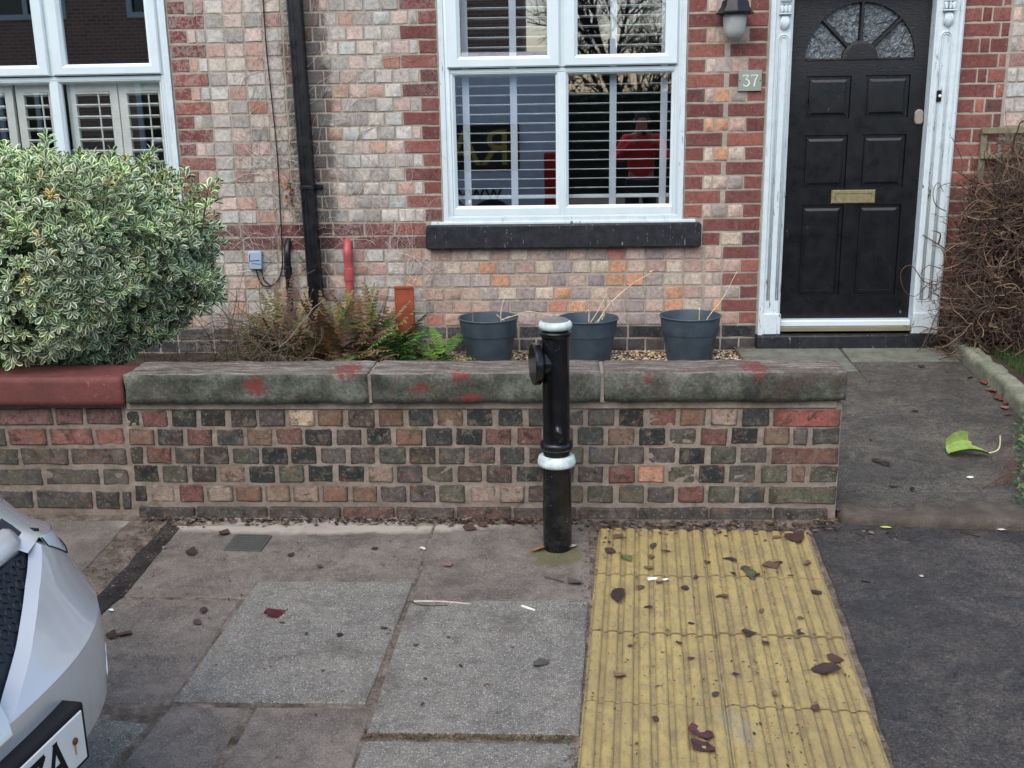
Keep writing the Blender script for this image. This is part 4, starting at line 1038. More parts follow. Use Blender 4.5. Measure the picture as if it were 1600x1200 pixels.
# ------------------------------------------------------------------ pipes, box and cable on the wall
pt, pb = fac(463, 0), fac(497, 470)
t = thing('downpipe', (pb[0], D-.05, .2), 'tall square black downpipe with fluted face between the two houses', 'downpipe')
m = MB(); sec = [(-.040, .04), (-.040, -.036), (-.034, -.04), (-.028, -.04), (-.026, -.037), (-.014, -.037), (-.012, -.04), (-.004, -.04), (-.002, -.037), (.010, -.037), (.012, -.04), (.034, -.04), (.040, -.036), (.040, .04)]
dxz = (pt[0]-pb[0])/(pt[1]-pb[1]); X = lambda z: pb[0]+(z-pb[1])*dxz
m.rings([[(X(z)+a, D-.047+b, z) for a, b in sec] for z in (.12, 2.9)], cap0=True, cap1=True); obj('pipe', m, M_BLACK, t)
zc = fac(480, 292)[1]; m = MB(); m.box(X(zc)-.044, X(zc)+.044, D-.092, D-.002, zc-.012, zc+.012, .003); m.box(X(zc)+.04, X(zc)+.085, D-.02, D-.002, zc-.014, zc+.014, .003); m.tube([(X(zc)+.07, D-.03, zc), (X(zc)+.07, D, zc)], .008, 8); obj('bracket', m, M_BLACK, t, 'auto')
def px_pipe(name, pts, r, mat, label, cat, collar=None, y=D-.045):
    P = [Vector((fac(a, b, y)[0], y, fac(a, b, y)[1])) for a, b in pts]; P[0] = Vector((P[0].x, D+.01, P[0].z))
    P2 = []
    for i in range(len(P)-1):
        for k in range(6):
            u = k/6; p0, p1, p2, p3 = P[max(i-1, 0)], P[i], P[i+1], P[min(i+2, len(P)-1)]
            P2.append(.5*((2*p1)+(p2-p0)*u+(2*p0-5*p1+4*p2-p3)*u*u+(3*p1-p0-3*p2+p3)*u**3))
    P2.append(P[-1]); t = thing(name, (P[-1].x, y, P[-1].z), label, cat)
    m = MB(); m.tube(P2, r, 14); obj('pipe', m, mat, t, True)
    if collar:
        for ya, yb in collar:
            a, b = [Vector((fac(sum(q[0] for q in pts[1:3])/2+c_, c, y)[0], y, fac(500, c, y)[1])) for c, c_ in ((ya, 0), (yb, 1))]
            near = min(P2, key=lambda p: abs(p.z-(a.z+b.z)/2)); a.x = b.x = near.x
            m = MB(); m.tube([a+Vector((0, 0, .003)), a, b, b-Vector((0, 0, .003))], [r*1.02, r*1.2, r*1.2, r*1.02], 14); obj('collar', m, mat, t, 'auto')
    return t
px_pipe('waste_pipe', [(541, 378), (543, 392), (545, 420), (547, 460), (551, 505), (553, 530)], .027, M_REDPIPE, 'short red painted waste pipe bending out of the wall into the ferns', 'pipe', [(420, 438)])
px_pipe('waste_pipe', [(448, 377), (449, 392), (450, 420), (452, 445), (453, 480), (455, 520)], .0215, M_BLACK, 'short black waste pipe left of the downpipe', 'pipe', [(416, 432)])
a, b = fac(389, 392), fac(412, 420)
t = thing('junction_box', ((a[0]+b[0])/2, D, b[1]), 'small pale blue junction box low on the brick wall beside the shrub', 'junction box')
m = MB(); m.box(a[0], b[0], D-.035, D, b[1], a[1], .006); obj('box_lid', m, M_BOXB, t, 'auto')
m = MB(); x = (a[0]+b[0])/2; m.tube([(x-.03, D-.037, a[1]-.02), (x-.035, D-.037, a[1]-.06), (x+.03, D-.037, a[1]-.055)], .002, 5); m.tube([(x-.02, D-.037, a[1]-.075), (x+.035, D-.037, a[1]-.08)], .0015, 5); obj('stray_stalk', m, M_CABLE, t)
def spline(P, k=8):
    out = []
    for i in range(len(P)-1):
        p0, p1, p2, p3 = P[max(i-1, 0)], P[i], P[i+1], P[min(i+2, len(P)-1)]
        for q in range(k):
            u = q/k; out.append(.5*((2*p1)+(p2-p0)*u+(2*p0-5*p1+4*p2-p3)*u*u+(3*p1-p0-3*p2+p3)*u**3))
    return out+[P[-1]]
t = thing('cable', (-1.78, D, .5), 'thin dark cable running down the bricks and looping into the junction box', 'cable')
for px in ([(408, -60), (415, 60), (424, 150), (433, 240), (438, 330), (441, 400), (440, 425), (430, 443), (414, 447), (405, 437), (400, 420)], [(441, 415), (436, 436), (424, 446), (420, 444), (412, 436), (409, 420)]):
    m = MB(); m.tube(spline([Vector((fac(a, b, D-.012)[0], D-.012, fac(a, b, D-.012)[1])) for a, b in px], 6), .0042, 6); obj('wire', m, M_CABLE, t, True)
# leaning terracotta tile
t = thing('terracotta_tile', (-1.13, 6.5, .17), 'orange brown terracotta tile leaning on the wall behind the green fern', 'tile')
m = MB(); (x0, z1), (x1, z0) = fac(617, 449, 6.5), fac(649, 506, 6.5); tilt = .10
m.box(x0, x1, 6.47, 6.50, z0-.08, z1, .003, lambda p: (p[0]+(p[2]-z0)*-.02, p[1]+(p[2]-z0)*tilt, p[2])); obj('tile_body', m, M_TERRA, t, 'auto')
m = MB(); m.box(x0-.001, x1+.001, 6.464, 6.49, z1-.008, z1+.006, .002, lambda p: (p[0]+(p[2]-z0)*-.02, p[1]+(p[2]-z0)*tilt, p[2])); obj('tile_lip', m, M_TERRA, t, 'auto')

# ------------------------------------------------------------------ plant pots, gravel and dry stalks
def pot(x, y, r, label, zrim):
    zb = .09; t = thing('plant_pot', (x, y, zb), label, 'plant pot', 'slate blue plant pots on the gravel')
    H = zrim-zb
    m = MB(); m.lathe([(.70*r, 0), (.715*r, .006), (.87*r, H*.60), (.885*r, H*.625), (.90*r, H*.628), (.91*r, H*.65), (.965*r, H*.97), (r, H*.975), (r*1.005, H*.99), (r*.995, H), (.955*r, H), (.93*r, H*.95), (.86*r, H*.72)], 48, lambda p: (x+p[0], y+p[1], zb+p[2]), True, False)
    obj('pot_body', m, M_POT, t, 'auto')
    m = MB(); ring = [(x+.87*r*math.cos(2*math.pi*k/24), y+.87*r*math.sin(2*math.pi*k/24)) for k in range(24)]; c = m.vert((x, y, zb+H*.80))
    ids = [m.vert((a, b, zb+H*.76)) for a, b in ring]; mid = [m.vert((x+(a-x)*.5, y+(b-y)*.5, zb+H*(.80+rnd.uniform(-.02, .03)))) for a, b in ring]
    for k in range(24): m.face((ids[k], ids[(k+1) % 24], mid[(k+1) % 24], mid[k])); m.face((mid[k], mid[(k+1) % 24], c))
    obj('compost', m, M_SOIL, t, True)
    return t
pY = 6.32
def pcx(a, b): return (onY(a, 495, pY).x+onY(b, 495, pY).x)/2, (onY(b, 495, pY).x-onY(a, 495, pY).x)/2
for (a, b, top, lab) in ((716, 810, 489, 'slate blue plant pot nearest the fern, with dry stalks'), (870, 967, 491, 'slate blue plant pot partly behind the black bollard'), (1030, 1127, 488, 'slate blue plant pot nearest the front door')):
    x, r = pcx(a, b); pot(x, pY, r, lab, onY(900, top+5, pY).z)
def stalks(paths, label, root_px):
    t = thing('dry_stalk', (onY(*root_px, pY).x, pY, .33), label, 'dead plant')
    for pts, r in paths:
        P = [Vector((onY(a, b, pY+dy).x, pY+dy, onY(a, b, pY+dy).z)) for a, b, dy in pts]
        m = MB(); q = spline(P, 5); m.tube(q, [r*(1-.55*i/len(q)) for i in range(len(q))], 5, col=(1, 1, 1, 1)); o = obj('stem', m, M_TINT, t, True); 
        o.color = S(206, 188, 150) if r > .0025 else S(150, 120, 90)
    return t
stalks([([(783, 505, 0), (783, 485, 0), (790, 460, .02)], .0035), ([(783, 500, 0), (805, 493, 0), (828, 487, -.02), (862, 494, -.03)], .004), ([(776, 492, 0), (790, 503, 0)], .003), ([(790, 497, 0), (797, 494, 0)], .003), ([(739, 505, 0), (739, 488, .05)], .002)], 'pale dry stalks leaning out of the pot nearest the fern', (783, 500))
stalks([([(934, 505, 0), (950, 478, .02), (985, 446, .1), (1018, 426, .16)], .0042), ([(922, 505, 0), (935, 485, .0), (948, 458, .02)], .0035), ([(920, 505, 0), (920, 485, 0), (915, 488, 0)], .004), ([(940, 500, 0), (945, 490, 0), (930, 505, -.02)], .004), ([(950, 458, .02), (955, 475, 0), (960, 490, 0)], .0025), ([(990, 440, .1), (1010, 420, .15), (1022, 404, .2)], .0016), ([(1015, 425, .16), (1020, 423, .16)], .006)], 'tall dry stalks fanning out of the pot behind the bollard', (930, 500))
stalks([([(1096, 512, 0), (1112, 488, .03), (1130, 465, .1), (1150, 427, .2)], .0030), ([(1092, 510, 0), (1093, 480, 0)], .0034), ([(1075, 508, .0), (1090, 503, 0), (1100, 507, 0)], .004), ([(1082, 505, 0), (1088, 512, 0)], .003), ([(1150, 428, .2), (1152, 424, .2)], .005)], 'thin dry stalks and dead leaf bases in the pot nearest the door', (1095, 508))
g = MB()
for i in range(4200):
    x, y = rnd.uniform(-.75, 1.14), rnd.uniform(5.95, 6.58); s_ = rnd.uniform(.006, .013); z = .088+(y-4.1)*.0+rnd.uniform(0, .012)
    c = jit(rnd.choice([S(196, 178, 150), S(160, 136, 108), S(120, 104, 90), S(206, 198, 184), S(98, 84, 74), S(176, 150, 110)]), .15)
    v = [g.vert((x+s_*rnd.uniform(.7, 1.2)*a, y+s_*rnd.uniform(.7, 1.2)*b, z+s_*rnd.uniform(.5, .8)*c_)) for a, b, c_ in ((1, 0, 0), (0, 1, 0), (-1, 0, 0), (0, -1, 0), (0, 0, 1), (0, 0, -1))]
    for k in range(4): g.face((v[k], v[(k+1) % 4], v[4]), c); g.face((v[(k+1) % 4], v[k], v[5]), c)
o = link('gravel', g.mesh('gravel'), M_TINT); tag(o, 'mixed brown and cream gravel round the plant pots', kind='stuff')

# ------------------------------------------------------------------ variegated shrub
def leaf_pts(L, W, fold, curl):
    # half outlines along the midrib; uv.x = 0 at the midrib, 1 at the edge
    rows = [(0, .10), (.22, .62), (.5, .98), (.75, .92), (.92, .5), (1.0, .05)]
    out = []
    for t_, w_ in rows:
        y = L*t_; z = curl*L*t_*t_
        out.append([(-W*w_, y, z+fold*W*w_, 1), (-W*w_*.55, y, z+fold*W*w_*.4, .55), (0, y, z, 0), (W*w_*.55, y, z+fold*W*w_*.4, .55), (W*w_, y, z+fold*W*w_, 1)])
    return out
def leaf_faces(m, uv, M4, L, W, fold, curl, col):
    rows = leaf_pts(L, W, fold, curl); n = len(rows); ids = []; us = []
    for r_i, row in enumerate(rows):
        ids.append([m.vert(M4 @ Vector(p[:3])) for p in row]); us.append([max(p[3], 1.0 if r_i == n-1 else (.5 if r_i == n-2 and p[3] < .5 else p[3])) for p in row])
    for a in range(n-1):
        for b in range(4):
            m.face((ids[a][b], ids[a][b+1], ids[a+1][b+1], ids[a+1][b]), col)
            uv += [(us[a][b], 0), (us[a][b+1], 0), (us[a+1][b+1], 1), (us[a+1][b], 1)]
shrub = thing('variegated_shrub', (-2.25, 4.7, .1), 'large rounded shrub with cream edged green leaves leaning over the red coping', 'shrub')
C0 = Vector((-2.42, 4.66, .95)); RX, RY, RZ = .79, .73, .475
rl = random.Random(5)
lobes = [(rl.uniform(-1, 1), rl.uniform(-1, 1), rl.uniform(-1, 1), rl.uniform(.25, .6), rl.uniform(-.20, .15)) for _ in range(40)]
def crown_r(d):
    k = 1.0
    for a, b, c, s_, h in lobes:
        v = Vector((a, b, c)).normalized(); q = (d-v).length/s_
        if q < 1: k += h*(1-q*q)
    return k+.10*mnoise.noise(d*2.3)+.06*mnoise.noise(d*5)+.035*mnoise.noise(d*13)
uv = []; fol = MB(); cand = []
lm = MB(); luv = []; leaf_faces(lm, luv, Matrix.Identity(4), 1, .24, .35, -.12, (1, 1, 1, 1)); lm.uv = luv; LEAF_ME = lm.mesh('leaf', True, fix=False); LEAF_ME.materials.append(M_LEAF)
def rosette(p, axis, n, L, col, inner=False):
    q = axis.to_track_quat('Z', 'Y').to_matrix().to_4x4(); ph = rl.uniform(0, 6.28)
    for k in range(n):
        a = ph+k*2.4; tilt = R(rl.uniform(22, 80)); l = L*rl.uniform(.7, 1.15)
        M4 = Matrix.Translation(p) @ q @ Matrix.Rotation(a, 4, 'Z') @ Matrix.Translation((0, .006, -.004*k)) @ Matrix.Rotation(math.pi/2-tilt, 4, 'X') @ Matrix.Rotation(rl.uniform(-.5, .5), 4, 'Y')
        c = [x*rl.uniform(.85, 1.15) for x in col[:3]]+[1]
        cand.append((M4, l, c, inner))
NR = 0
VOID = [(C0+Vector((rl.uniform(-.1, .75)*RX, -RY*rl.uniform(.75, .95), rl.uniform(-.6, .6)*RZ)), rl.uniform(.05, .10)) for _ in range(7)]
while NR < 7400:
    d = Vector((rl.gauss(0, 1), rl.gauss(0, 1), rl.gauss(0, 1))).normalized()
    e = 2.6; k = (abs(d.x)**e+abs(d.y)**e+abs(d.z)**e)**(-1/e)
    depth = 1-abs(rl.gauss(0, .09)) if rl.random() < .72 else rl.uniform(.6, .9)
    p = C0+Vector((d.x*RX, d.y*RY, d.z*RZ))*k*crown_r(d)*depth
    if p.z < .36 or (p.y < 4.2 and p.z < .618): continue
    if p.y > 4.85 and rl.random() < .75: continue
    if p.y < 3.935 or any((p-v).length < r_ for v, r_ in VOID): continue
    ax = (Vector((d.x/RX, d.y/RY, d.z/RZ)).normalized()+Vector((rl.uniform(-.6, .6), rl.uniform(-.6, .6), rl.uniform(-.2, .8)))*.7).normalized()
    young = rl.random() < (.26 if d.z > .35 else .07)
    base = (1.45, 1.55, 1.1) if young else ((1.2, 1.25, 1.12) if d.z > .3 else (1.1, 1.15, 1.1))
    if rl.random() < .03: base = rl.choice([(1.9, 1.3, .8), (1.5, 1.1, .8), (2.0, 1.7, 1.2)])
    rosette(p, ax, rl.randrange(6, 10), rl.uniform(.026, .041) if not young else rl.uniform(.025, .035), base); NR += 1
    if rl.random() < .012 and d.z > .1:
        for q_ in range(1, 4): rosette(p+Vector((d.x*.5, d.y*.5, 1)).normalized()*.028*q_, Vector((d.x, d.y, 1)), 5, .038, base)
for i in range(1500):
    d = Vector((rl.gauss(0, 1), rl.gauss(0, 1), rl.gauss(0, 1))).normalized(); p = C0+Vector((d.x*RX, d.y*RY, d.z*RZ))*rl.uniform(.35, .9)
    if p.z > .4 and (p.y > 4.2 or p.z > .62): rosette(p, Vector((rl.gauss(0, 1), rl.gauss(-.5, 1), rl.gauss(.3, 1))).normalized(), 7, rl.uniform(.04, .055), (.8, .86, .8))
for (px, y_, Yp) in ((60, 232, 4.6), (52, 243, 4.62), (325, 292, 4.6), (322, 318, 4.58), (170, 256, 4.5), (95, 262, 4.5)):
    p = onY(px, y_, Yp); rosette(p, Vector((.1, -.3, 1)).normalized(), 8, .045, (1.2, 1.3, .95)); 
def vis(p): return (p-Vector((0, 0, HC))).length
order = sorted(range(len(cand)), key=lambda i: vis(cand[i][0].translation)-(.0 if in_view(cand[i][0].translation)[0] else -9))
solo = set(order[:290])
for i, (M4, l, c, inn) in enumerate(cand):
    if i in solo:
        o = link('leaf', LEAF_ME, None, shrub); o.matrix_basis = M4 @ Matrix.Scale(l, 4)
    else: leaf_faces(fol, uv, M4, l, l*.24, .35, -.12, c)
fol.uv = uv
o = link('foliage', fol.mesh('foliage', True, fix=False), M_LEAF, shrub); tag(o, kind='stuff')
m = MB()
for i in range(70):
    d = Vector((rl.gauss(0, 1), rl.gauss(0, 1), abs(rl.gauss(0, 1))*.8)).normalized(); e = C0+Vector((d.x*RX, d.y*RY, d.z*RZ))*.88
    b = Vector((C0.x+rl.uniform(-.25, .25), C0.y+rl.uniform(-.1, .2), .08)); mid = b.lerp(e, .5)+Vector((rl.uniform(-.05, .05), rl.uniform(-.05, .05), .08))
    q = spline([b, mid, e], 5); m.tube(q, [.012*(1-.75*j/len(q)) for j in range(len(q))], 5, col=(1, 1, 1, 1))
for (a, b) in (((60, 240), (75, 300)), ((324, 300), (310, 400))):
    m.tube(spline([onY(*b, 4.65), (onY(*a, 4.6)+onY(*b, 4.65))/2, onY(*a, 4.6)], 4), .004, 5, col=(1, 1, 1, 1))
o = obj('stems', m, M_TWIG, shrub, True); o.color = S(96, 88, 70); tag(o, kind='stuff')

# ------------------------------------------------------------------ ferns and dead growth in the bed
def frond(m, base, dirv, L, droop, pinna, col, n=20, curl=0.0):
    p = Vector(base); d = dirv.normalized(); side = d.cross(Vector((0, 0, 1))); side = side.normalized() if side.length > .1 else Vector((1, 0, 0)); seg = L/n; pts = [p.copy()]
    for i in range(n):
        d = (d+Vector((0, 0, -droop/n))).normalized(); p = p+d*seg; pts.append(p.copy())
        if i > 2:
            f = i/n; w = pinna*math.sin(math.pi*(.12+.86*f))**.8*(1 if f < .6 else 1); up = side.cross(d)
            for s_ in (-1, 1):
                tip = p+side*s_*w+d*w*.35+up*(-.12*w)+Vector((rl.uniform(-.1, .1), rl.uniform(-.1, .1), rl.uniform(-.25, .1)))*w*(1+curl*3)
                hw = seg*.42; c = [x*rl.uniform(.75, 1.25) for x in col[:3]]+[1]; mid = (p+tip)/2+up*w*.06
                a0, a1 = m.vert(p-d*hw*.7), m.vert(p+d*hw*.7); b0, b1 = m.vert(mid-d*hw), m.vert(mid+d*hw); e = m.vert(tip)
                m.face((a0, a1, b1, b0), c); m.face((b0, b1, e), c)
    m.tube(pts, [.0022*(1-.7*i/n) for i in range(n+1)], 4, col=[x*.8 for x in col[:3]]+[1])
def bed_z(y): return .08
GREEN = [S(82, 118, 46), S(96, 132, 54), S(70, 104, 44)]; BROWN = [S(98, 76, 58), S(112, 88, 64), S(82, 64, 52), S(132, 112, 82), S(108, 96, 66)]; OLIVE = [S(112, 112, 62), S(96, 100, 54)]
def fern(x, y, n, L, pal, label, spread=(-180, 180), droop=1.3, el=(35, 75), pin=.055, curl=0, z0=.08):
    t = thing('fern', (x, y, z0), label, 'fern', None)
    for i in range(n):
        m = MB(); az = R(rl.uniform(*spread)); e = R(rl.uniform(*el)); l = L*rl.uniform(.6, 1.15)
        frond(m, (x+rl.uniform(-.06, .06), y+rl.uniform(-.05, .05), z0), Vector((math.cos(az)*math.cos(e), math.sin(az)*math.cos(e), math.sin(e))), l, droop*rl.uniform(.6, 1.3), pin*rl.uniform(.7, 1.2), rl.choice(pal), max(12, int(l/.02)), curl)
        link('frond', m.mesh('frond', fix=False), M_TINT, t)
    return t
def bx(px, py, y): v = onY(px, py, y); return v.x
fern(bx(520, 540, 6.1), 6.10, 80, .47, BROWN+BROWN+OLIVE[:1], 'large brown withered fern in front of the downpipe', curl=.5, droop=1.2, pin=.05, el=(30, 88))
fern(bx(450, 520, 6.15), 6.15, 70, .56, BROWN+OLIVE+OLIVE, 'dead grey brown fern below the black waste pipe', (0, 260), curl=.5, droop=1.2, pin=.042, el=(30, 85))
fern(bx(598, 530, 6.12), 6.10, 17, .44, [S(70, 100, 46), S(82, 112, 54), S(60, 88, 44)], 'bright green fern in front of the terracotta tile', (-70, 110), 1.2, (40, 75), .075)
fern(bx(575, 545, 6.2), 6.22, 44, .46, BROWN+OLIVE+OLIVE, 'upright brown and olive fern round the red waste pipe', (0, 180), .9, (58, 84), .055, .2)
fern(bx(680, 560, 6.3), 6.25, 22, .32, GREEN+OLIVE[:1], 'low green fern left of the first plant pot', (-180, 180), 1.4, (25, 65), .055)
fern(bx(425, 545, 6.0), 5.98, 26, .36, GREEN[:2]+OLIVE, 'small green fern at the left end of the bed', (-180, 180), 1.3, (30, 75), .05)
fern(bx(545, 560, 5.9), 5.95, 44, .36, BROWN+BROWN+BROWN+GREEN, 'low mixed brown and green fern just behind the wall coping', (-180, 180), 1.4, (25, 70), .055, .2)
fern(bx(640, 560, 5.9), 5.92, 20, .32, GREEN+BROWN[:2], 'short green fern behind the middle coping joint', (-180, 180), 1.4, (20, 60), .055)
def tangle(name, label, cat, boxes, n, r, pal, seg=7, step=.05, mat=None, wig=.6, pull=None, big=0, seed=3, kink=.16, bits=0):
    rr = random.Random(seed); t = thing(name, (sum(boxes[0][0:2])/2, sum(boxes[0][2:4])/2, boxes[0][4]), label, cat); mass = MB()
    for i in range(n):
        b = rr.choices(boxes, [x[6] for x in boxes])[0]; p = Vector((rr.uniform(b[0], b[1]), rr.uniform(b[2], b[3]), rr.uniform(b[4], b[5]))); d = Vector((rr.gauss(0, 1), rr.gauss(0, .5), rr.gauss(0, .7))).normalized(); P = [p]
        ax = Vector((rr.gauss(0, 1), rr.gauss(0, 1), rr.gauss(0, 1))).normalized(); bend = rr.uniform(-wig, wig)
        for k in range(seg):
            d = (Matrix.Rotation(bend*rr.uniform(.2, 1), 3, ax) @ d + Vector((rr.gauss(0, kink), rr.gauss(0, kink*.6), rr.gauss(0, kink)))).normalized()
            p = p+d*step*rr.uniform(.6, 1.3)
            p = Vector((p.x, min(p.y, D-.012), max(p.z, b[4]))); P.append(p)
        solo_ = i < big; q = spline(P, 2 if not solo_ else 3); r0 = r*min(2.2, .45+abs(rr.gauss(0, .7)))*(2.0 if solo_ else 1); c = jit(rr.choice(pal), .2)
        m = MB() if solo_ else mass; m.tube(q, [r0*(1-.5*j/len(q)) for j in range(len(q))], 4 if solo_ else 3, False, c)
        if solo_: link('stem', m.mesh('stem', True), M_TWIG, t)
    for i in range(bits):
        b = rr.choices(boxes, [x[6] for x in boxes])[0]; p = Vector((rr.uniform(b[0], b[1]), rr.uniform(b[2], b[3]), rr.uniform(b[4], b[5]))); s_ = rr.uniform(.006, .018)
        v = [p+Vector((rr.gauss(0, 1), rr.gauss(0, 1), rr.gauss(0, 1)))*s_ for _ in range(4)]; mass.face([mass.vert(q) for q in v], jit(rr.choice(pal), .3))
    o = link('twigs', mass.mesh('twigs', fix=False), M_TWIG, t); tag(o, kind='stuff'); return t
TW = [S(96, 78, 66), S(82, 66, 58), S(112, 92, 76), S(66, 54, 48), S(134, 114, 94), S(60, 50, 46)]
# dead climber filling the corner right of the door
zx = lambda px, py, Y: onY(px, py, Y)
tangle('dead_climber', 'tangled leafless brown climber covering the wall right of the door', 'climber',
       [(2.42, 3.5, 6.15, 6.55, .30, 1.02, 8), (2.46, 3.5, 6.2, 6.58, .95, 1.16, 2.6), (2.36, 3.4, 6.15, 6.55, .13, .5, 4), (2.6, 3.5, 6.4, 6.58, 1.1, 1.38, .5)], 13500, .0026, TW, 8, .034, big=140, wig=.75, kink=.26, bits=3500)
cl = [o for o in COL.objects if o.name.startswith('dead_climber') and o.type == 'EMPTY'][0]
rk = random.Random(77)
for k in range(12):
    p = Vector((rk.uniform(2.46, 3.3), rk.uniform(6.2, 6.5), .10)); d = Vector((rk.uniform(-.25, .2), rk.uniform(-.1, .1), 1)); P = [p.copy()]
    for i in range(9): d = (d+Vector((rk.gauss(0, .22), rk.gauss(0, .12), rk.gauss(0, .1)))).normalized(); p = p+d*.11; p.y = min(p.y, 6.56); P.append(p.copy())
    m = MB(); q = spline(P, 3); m.tube(q, [.012*(1-.8*i/len(q)) for i in range(len(q))], 6, False, jit(S(104, 86, 72)))
    for f in range(5):
        a = q[rk.randrange(4, len(q)-3)]; e = Vector((rk.gauss(0, 1), rk.gauss(-.5, .5), rk.gauss(.2, .6))).normalized(); m.tube(spline([a, a+e*.09, a+e*.17+Vector((rk.gauss(0, .03), 0, rk.gauss(0, .03)))], 3), [.006, .0055, .005, .0042, .0035, .0026, .002], 5, False, jit(S(100, 82, 68)))
    link('stem', m.mesh('stem', True), M_TWIG, cl)
t = thing('climber_shoot', (2.2, 6.45, .4), 'long bare shoots straying across the white pilaster and doorstep', 'stem')
for px in ([(1478, 470), (1462, 495), (1448, 530), (1430, 552), (1400, 565)], [(1466, 445), (1444, 440), (1424, 415), (1408, 425), (1412, 452), (1430, 463), (1452, 445), (1468, 452)], [(1470, 420), (1450, 415), (1436, 432)], [(1476, 400), (1470, 388), (1455, 383)], [(1478, 330), (1462, 320), (1458, 300), (1466, 285), (1474, 300)], [(1470, 465), (1458, 458), (1446, 468), (1430, 467)], [(1502, 270), (1503, 250), (1491, 222), (1486, 214)], [(1528, 275), (1524, 255), (1512, 236)]):
    m = MB(); q = spline([zx(a, b, 6.42) for a, b in px], 5); m.tube(q, [.0032*(1-.5*j/len(q)) for j in range(len(q))], 5, col=S(96, 66, 62)); link('shoot', m.mesh('shoot', True), M_TWIG, t)
tangle('dead_creeper', 'fine dead grey creeper twigs spilling over the bed beside the shrub', 'creeper', [(bx(330, 480, 6.0), bx(460, 480, 6.0), 5.6, 6.3, .1, .42, 3), (bx(270, 540, 5.2), bx(440, 540, 5.2), 4.6, 5.6, .1, .34, 3)], 640, .0018, [S(126, 112, 96), S(146, 132, 112), S(98, 84, 72), S(112, 86, 70)], 8, .05, seed=8, big=20)
# withered creeper still clinging to the bricks
def clinging(label, seeds, n, cat='creeper', pal=(S(206, 196, 186), S(186, 174, 162), S(150, 138, 128))):
    t = thing('wall_creeper', (seeds[0][0], D, seeds[0][1]), label, cat); mass = MB(); rr = random.Random(len(label))
    for i in range(n):
        sx, sz, wx, wz = rr.choice(seeds); x, z = sx+rr.uniform(-wx, wx), sz+rr.uniform(-wz, wz); a = R(rr.choice([90, 60, 120, 75, 105])+rr.gauss(0, 25)); P = []
        for k in range(rr.randrange(5, 12)):
            P.append(Vector((x, D-rr.uniform(.002, .012), z))); a += rr.gauss(0, .3); x += math.cos(a)*.035; z += math.sin(a)*.035
        r0 = rr.uniform(.0007, .0017); mass.tube(P, [r0*(1-.6*j/len(P)) for j in range(len(P))], 3, False, jit(rr.choice(pal), .15))
    o = link('stems', mass.mesh('stems', fix=False), M_TWIG, t); tag(o, kind='stuff')
clinging('pale dead creeper stems clinging to the bricks left of the downpipe', [(fac(420, 150)[0], 1.6, .22, .7), (fac(430, 300)[0], .95, .25, .4)], 330)
clinging('pale dead creeper stems clinging to the bricks right of the downpipe', [(fac(540, 120)[0], 1.6, .3, .6), (fac(580, 330)[0], .85, .35, .3), (fac(650, 440)[0], .5, .12, .2)], 120)
t = thing('withered_leaf_cluster', (fac(450, 300)[0], D-.03, .85), 'hanging cluster of orange brown withered leaves between cable and downpipe', 'dead leaves')
for i in range(16):
    m = MB(); uvx = []; a, b = 450+rl.uniform(-6, 6), 285+i*2.6; p = onY(a, b, D-.03); M4 = Matrix.Translation(p) @ Matrix.Rotation(rl.uniform(0, 6.28), 4, 'Y') @ Matrix.Rotation(rl.uniform(.3, 1.2), 4, 'X')
    leaf_faces(m, uvx, M4, .035, .010, .5, -.5, jit(rl.choice([S(150, 104, 66), S(170, 124, 84), S(128, 82, 56)]), .15)); link('leaf', m.mesh('leaf', fix=False), M_TINT, t)
# trellis behind the climber
t = thing('trellis', (2.7, D-.04, 1.1), 'weathered timber trellis bars on the wall above the dead climber', 'trellis')
M_TIMBER = paint('grey_green_timber', S(128, 122, 100), .9, .4, .2, .35, 18)
def bar(x0, x1, z0, z1, y): m = MB(); m.box(x0, x1, y-.018, y, z0, z1, .002); obj('bar', m, M_TIMBER, t)
ha, hb = fac(1532, 204), fac(1530, 243)
bar(ha[0]-.006, 3.8, ha[1]-.018, ha[1]+.018, D-.03); bar(hb[0]-.006, 3.8, hb[1]-.018, hb[1]+.018, D-.03)
bar(ha[0]-.001, ha[0]+.034, .4, ha[1]+.014, D-.010)
for k in range(1, 6): bar(ha[0]+k*.2, ha[0]+k*.2+.034, .4, ha[1]+.014, D-.010)
# ivy at the foot of the kerb
t = thing('ivy', (pth(1600, 740).x, pth(1600, 740).y, .06), 'small clump of green ivy trailing beside the path kerb', 'ivy')
mass = MB()
for i in range(330):
    px, py = 1600+abs(rl.gauss(0, 30))-rl.uniform(0, 22), rl.uniform(655, 790)
    if px < 1562+abs(py-715)*.35: continue
    p = pth(px, py)+Vector((0, 0, rl.uniform(.0, .09))); s_ = rl.uniform(.010, .018); q = Vector((rl.gauss(0, .5), rl.gauss(-.4, .5), 1)).to_track_quat('Z', 'Y').to_matrix().to_4x4(); M4 = Matrix.Translation(p) @ q @ Matrix.Rotation(rl.uniform(0, 6.28), 4, 'Z'); c = jit(rl.choice([S(58, 82, 54), S(74, 98, 64), S(48, 68, 48), S(104, 124, 66)]), .15)
    pts = [(0, -.3), (.75, -.45), (.55, .1), (.95, .45), (.35, .5), (0, 1.1), (-.35, .5), (-.95, .45), (-.55, .1), (-.75, -.45)]
    ids = [mass.vert(M4 @ Vector((a*s_, b*s_, .1*s_*abs(a)))) for a, b in pts]; cc = mass.vert(M4 @ Vector((0, .1*s_, -.05*s_)))
    for k in range(10): mass.face((ids[k], ids[(k+1) % 10], cc), c)
o = link('leaves', mass.mesh('leaves', fix=False), M_TINT, t); tag(o, kind='stuff')
m = MB()
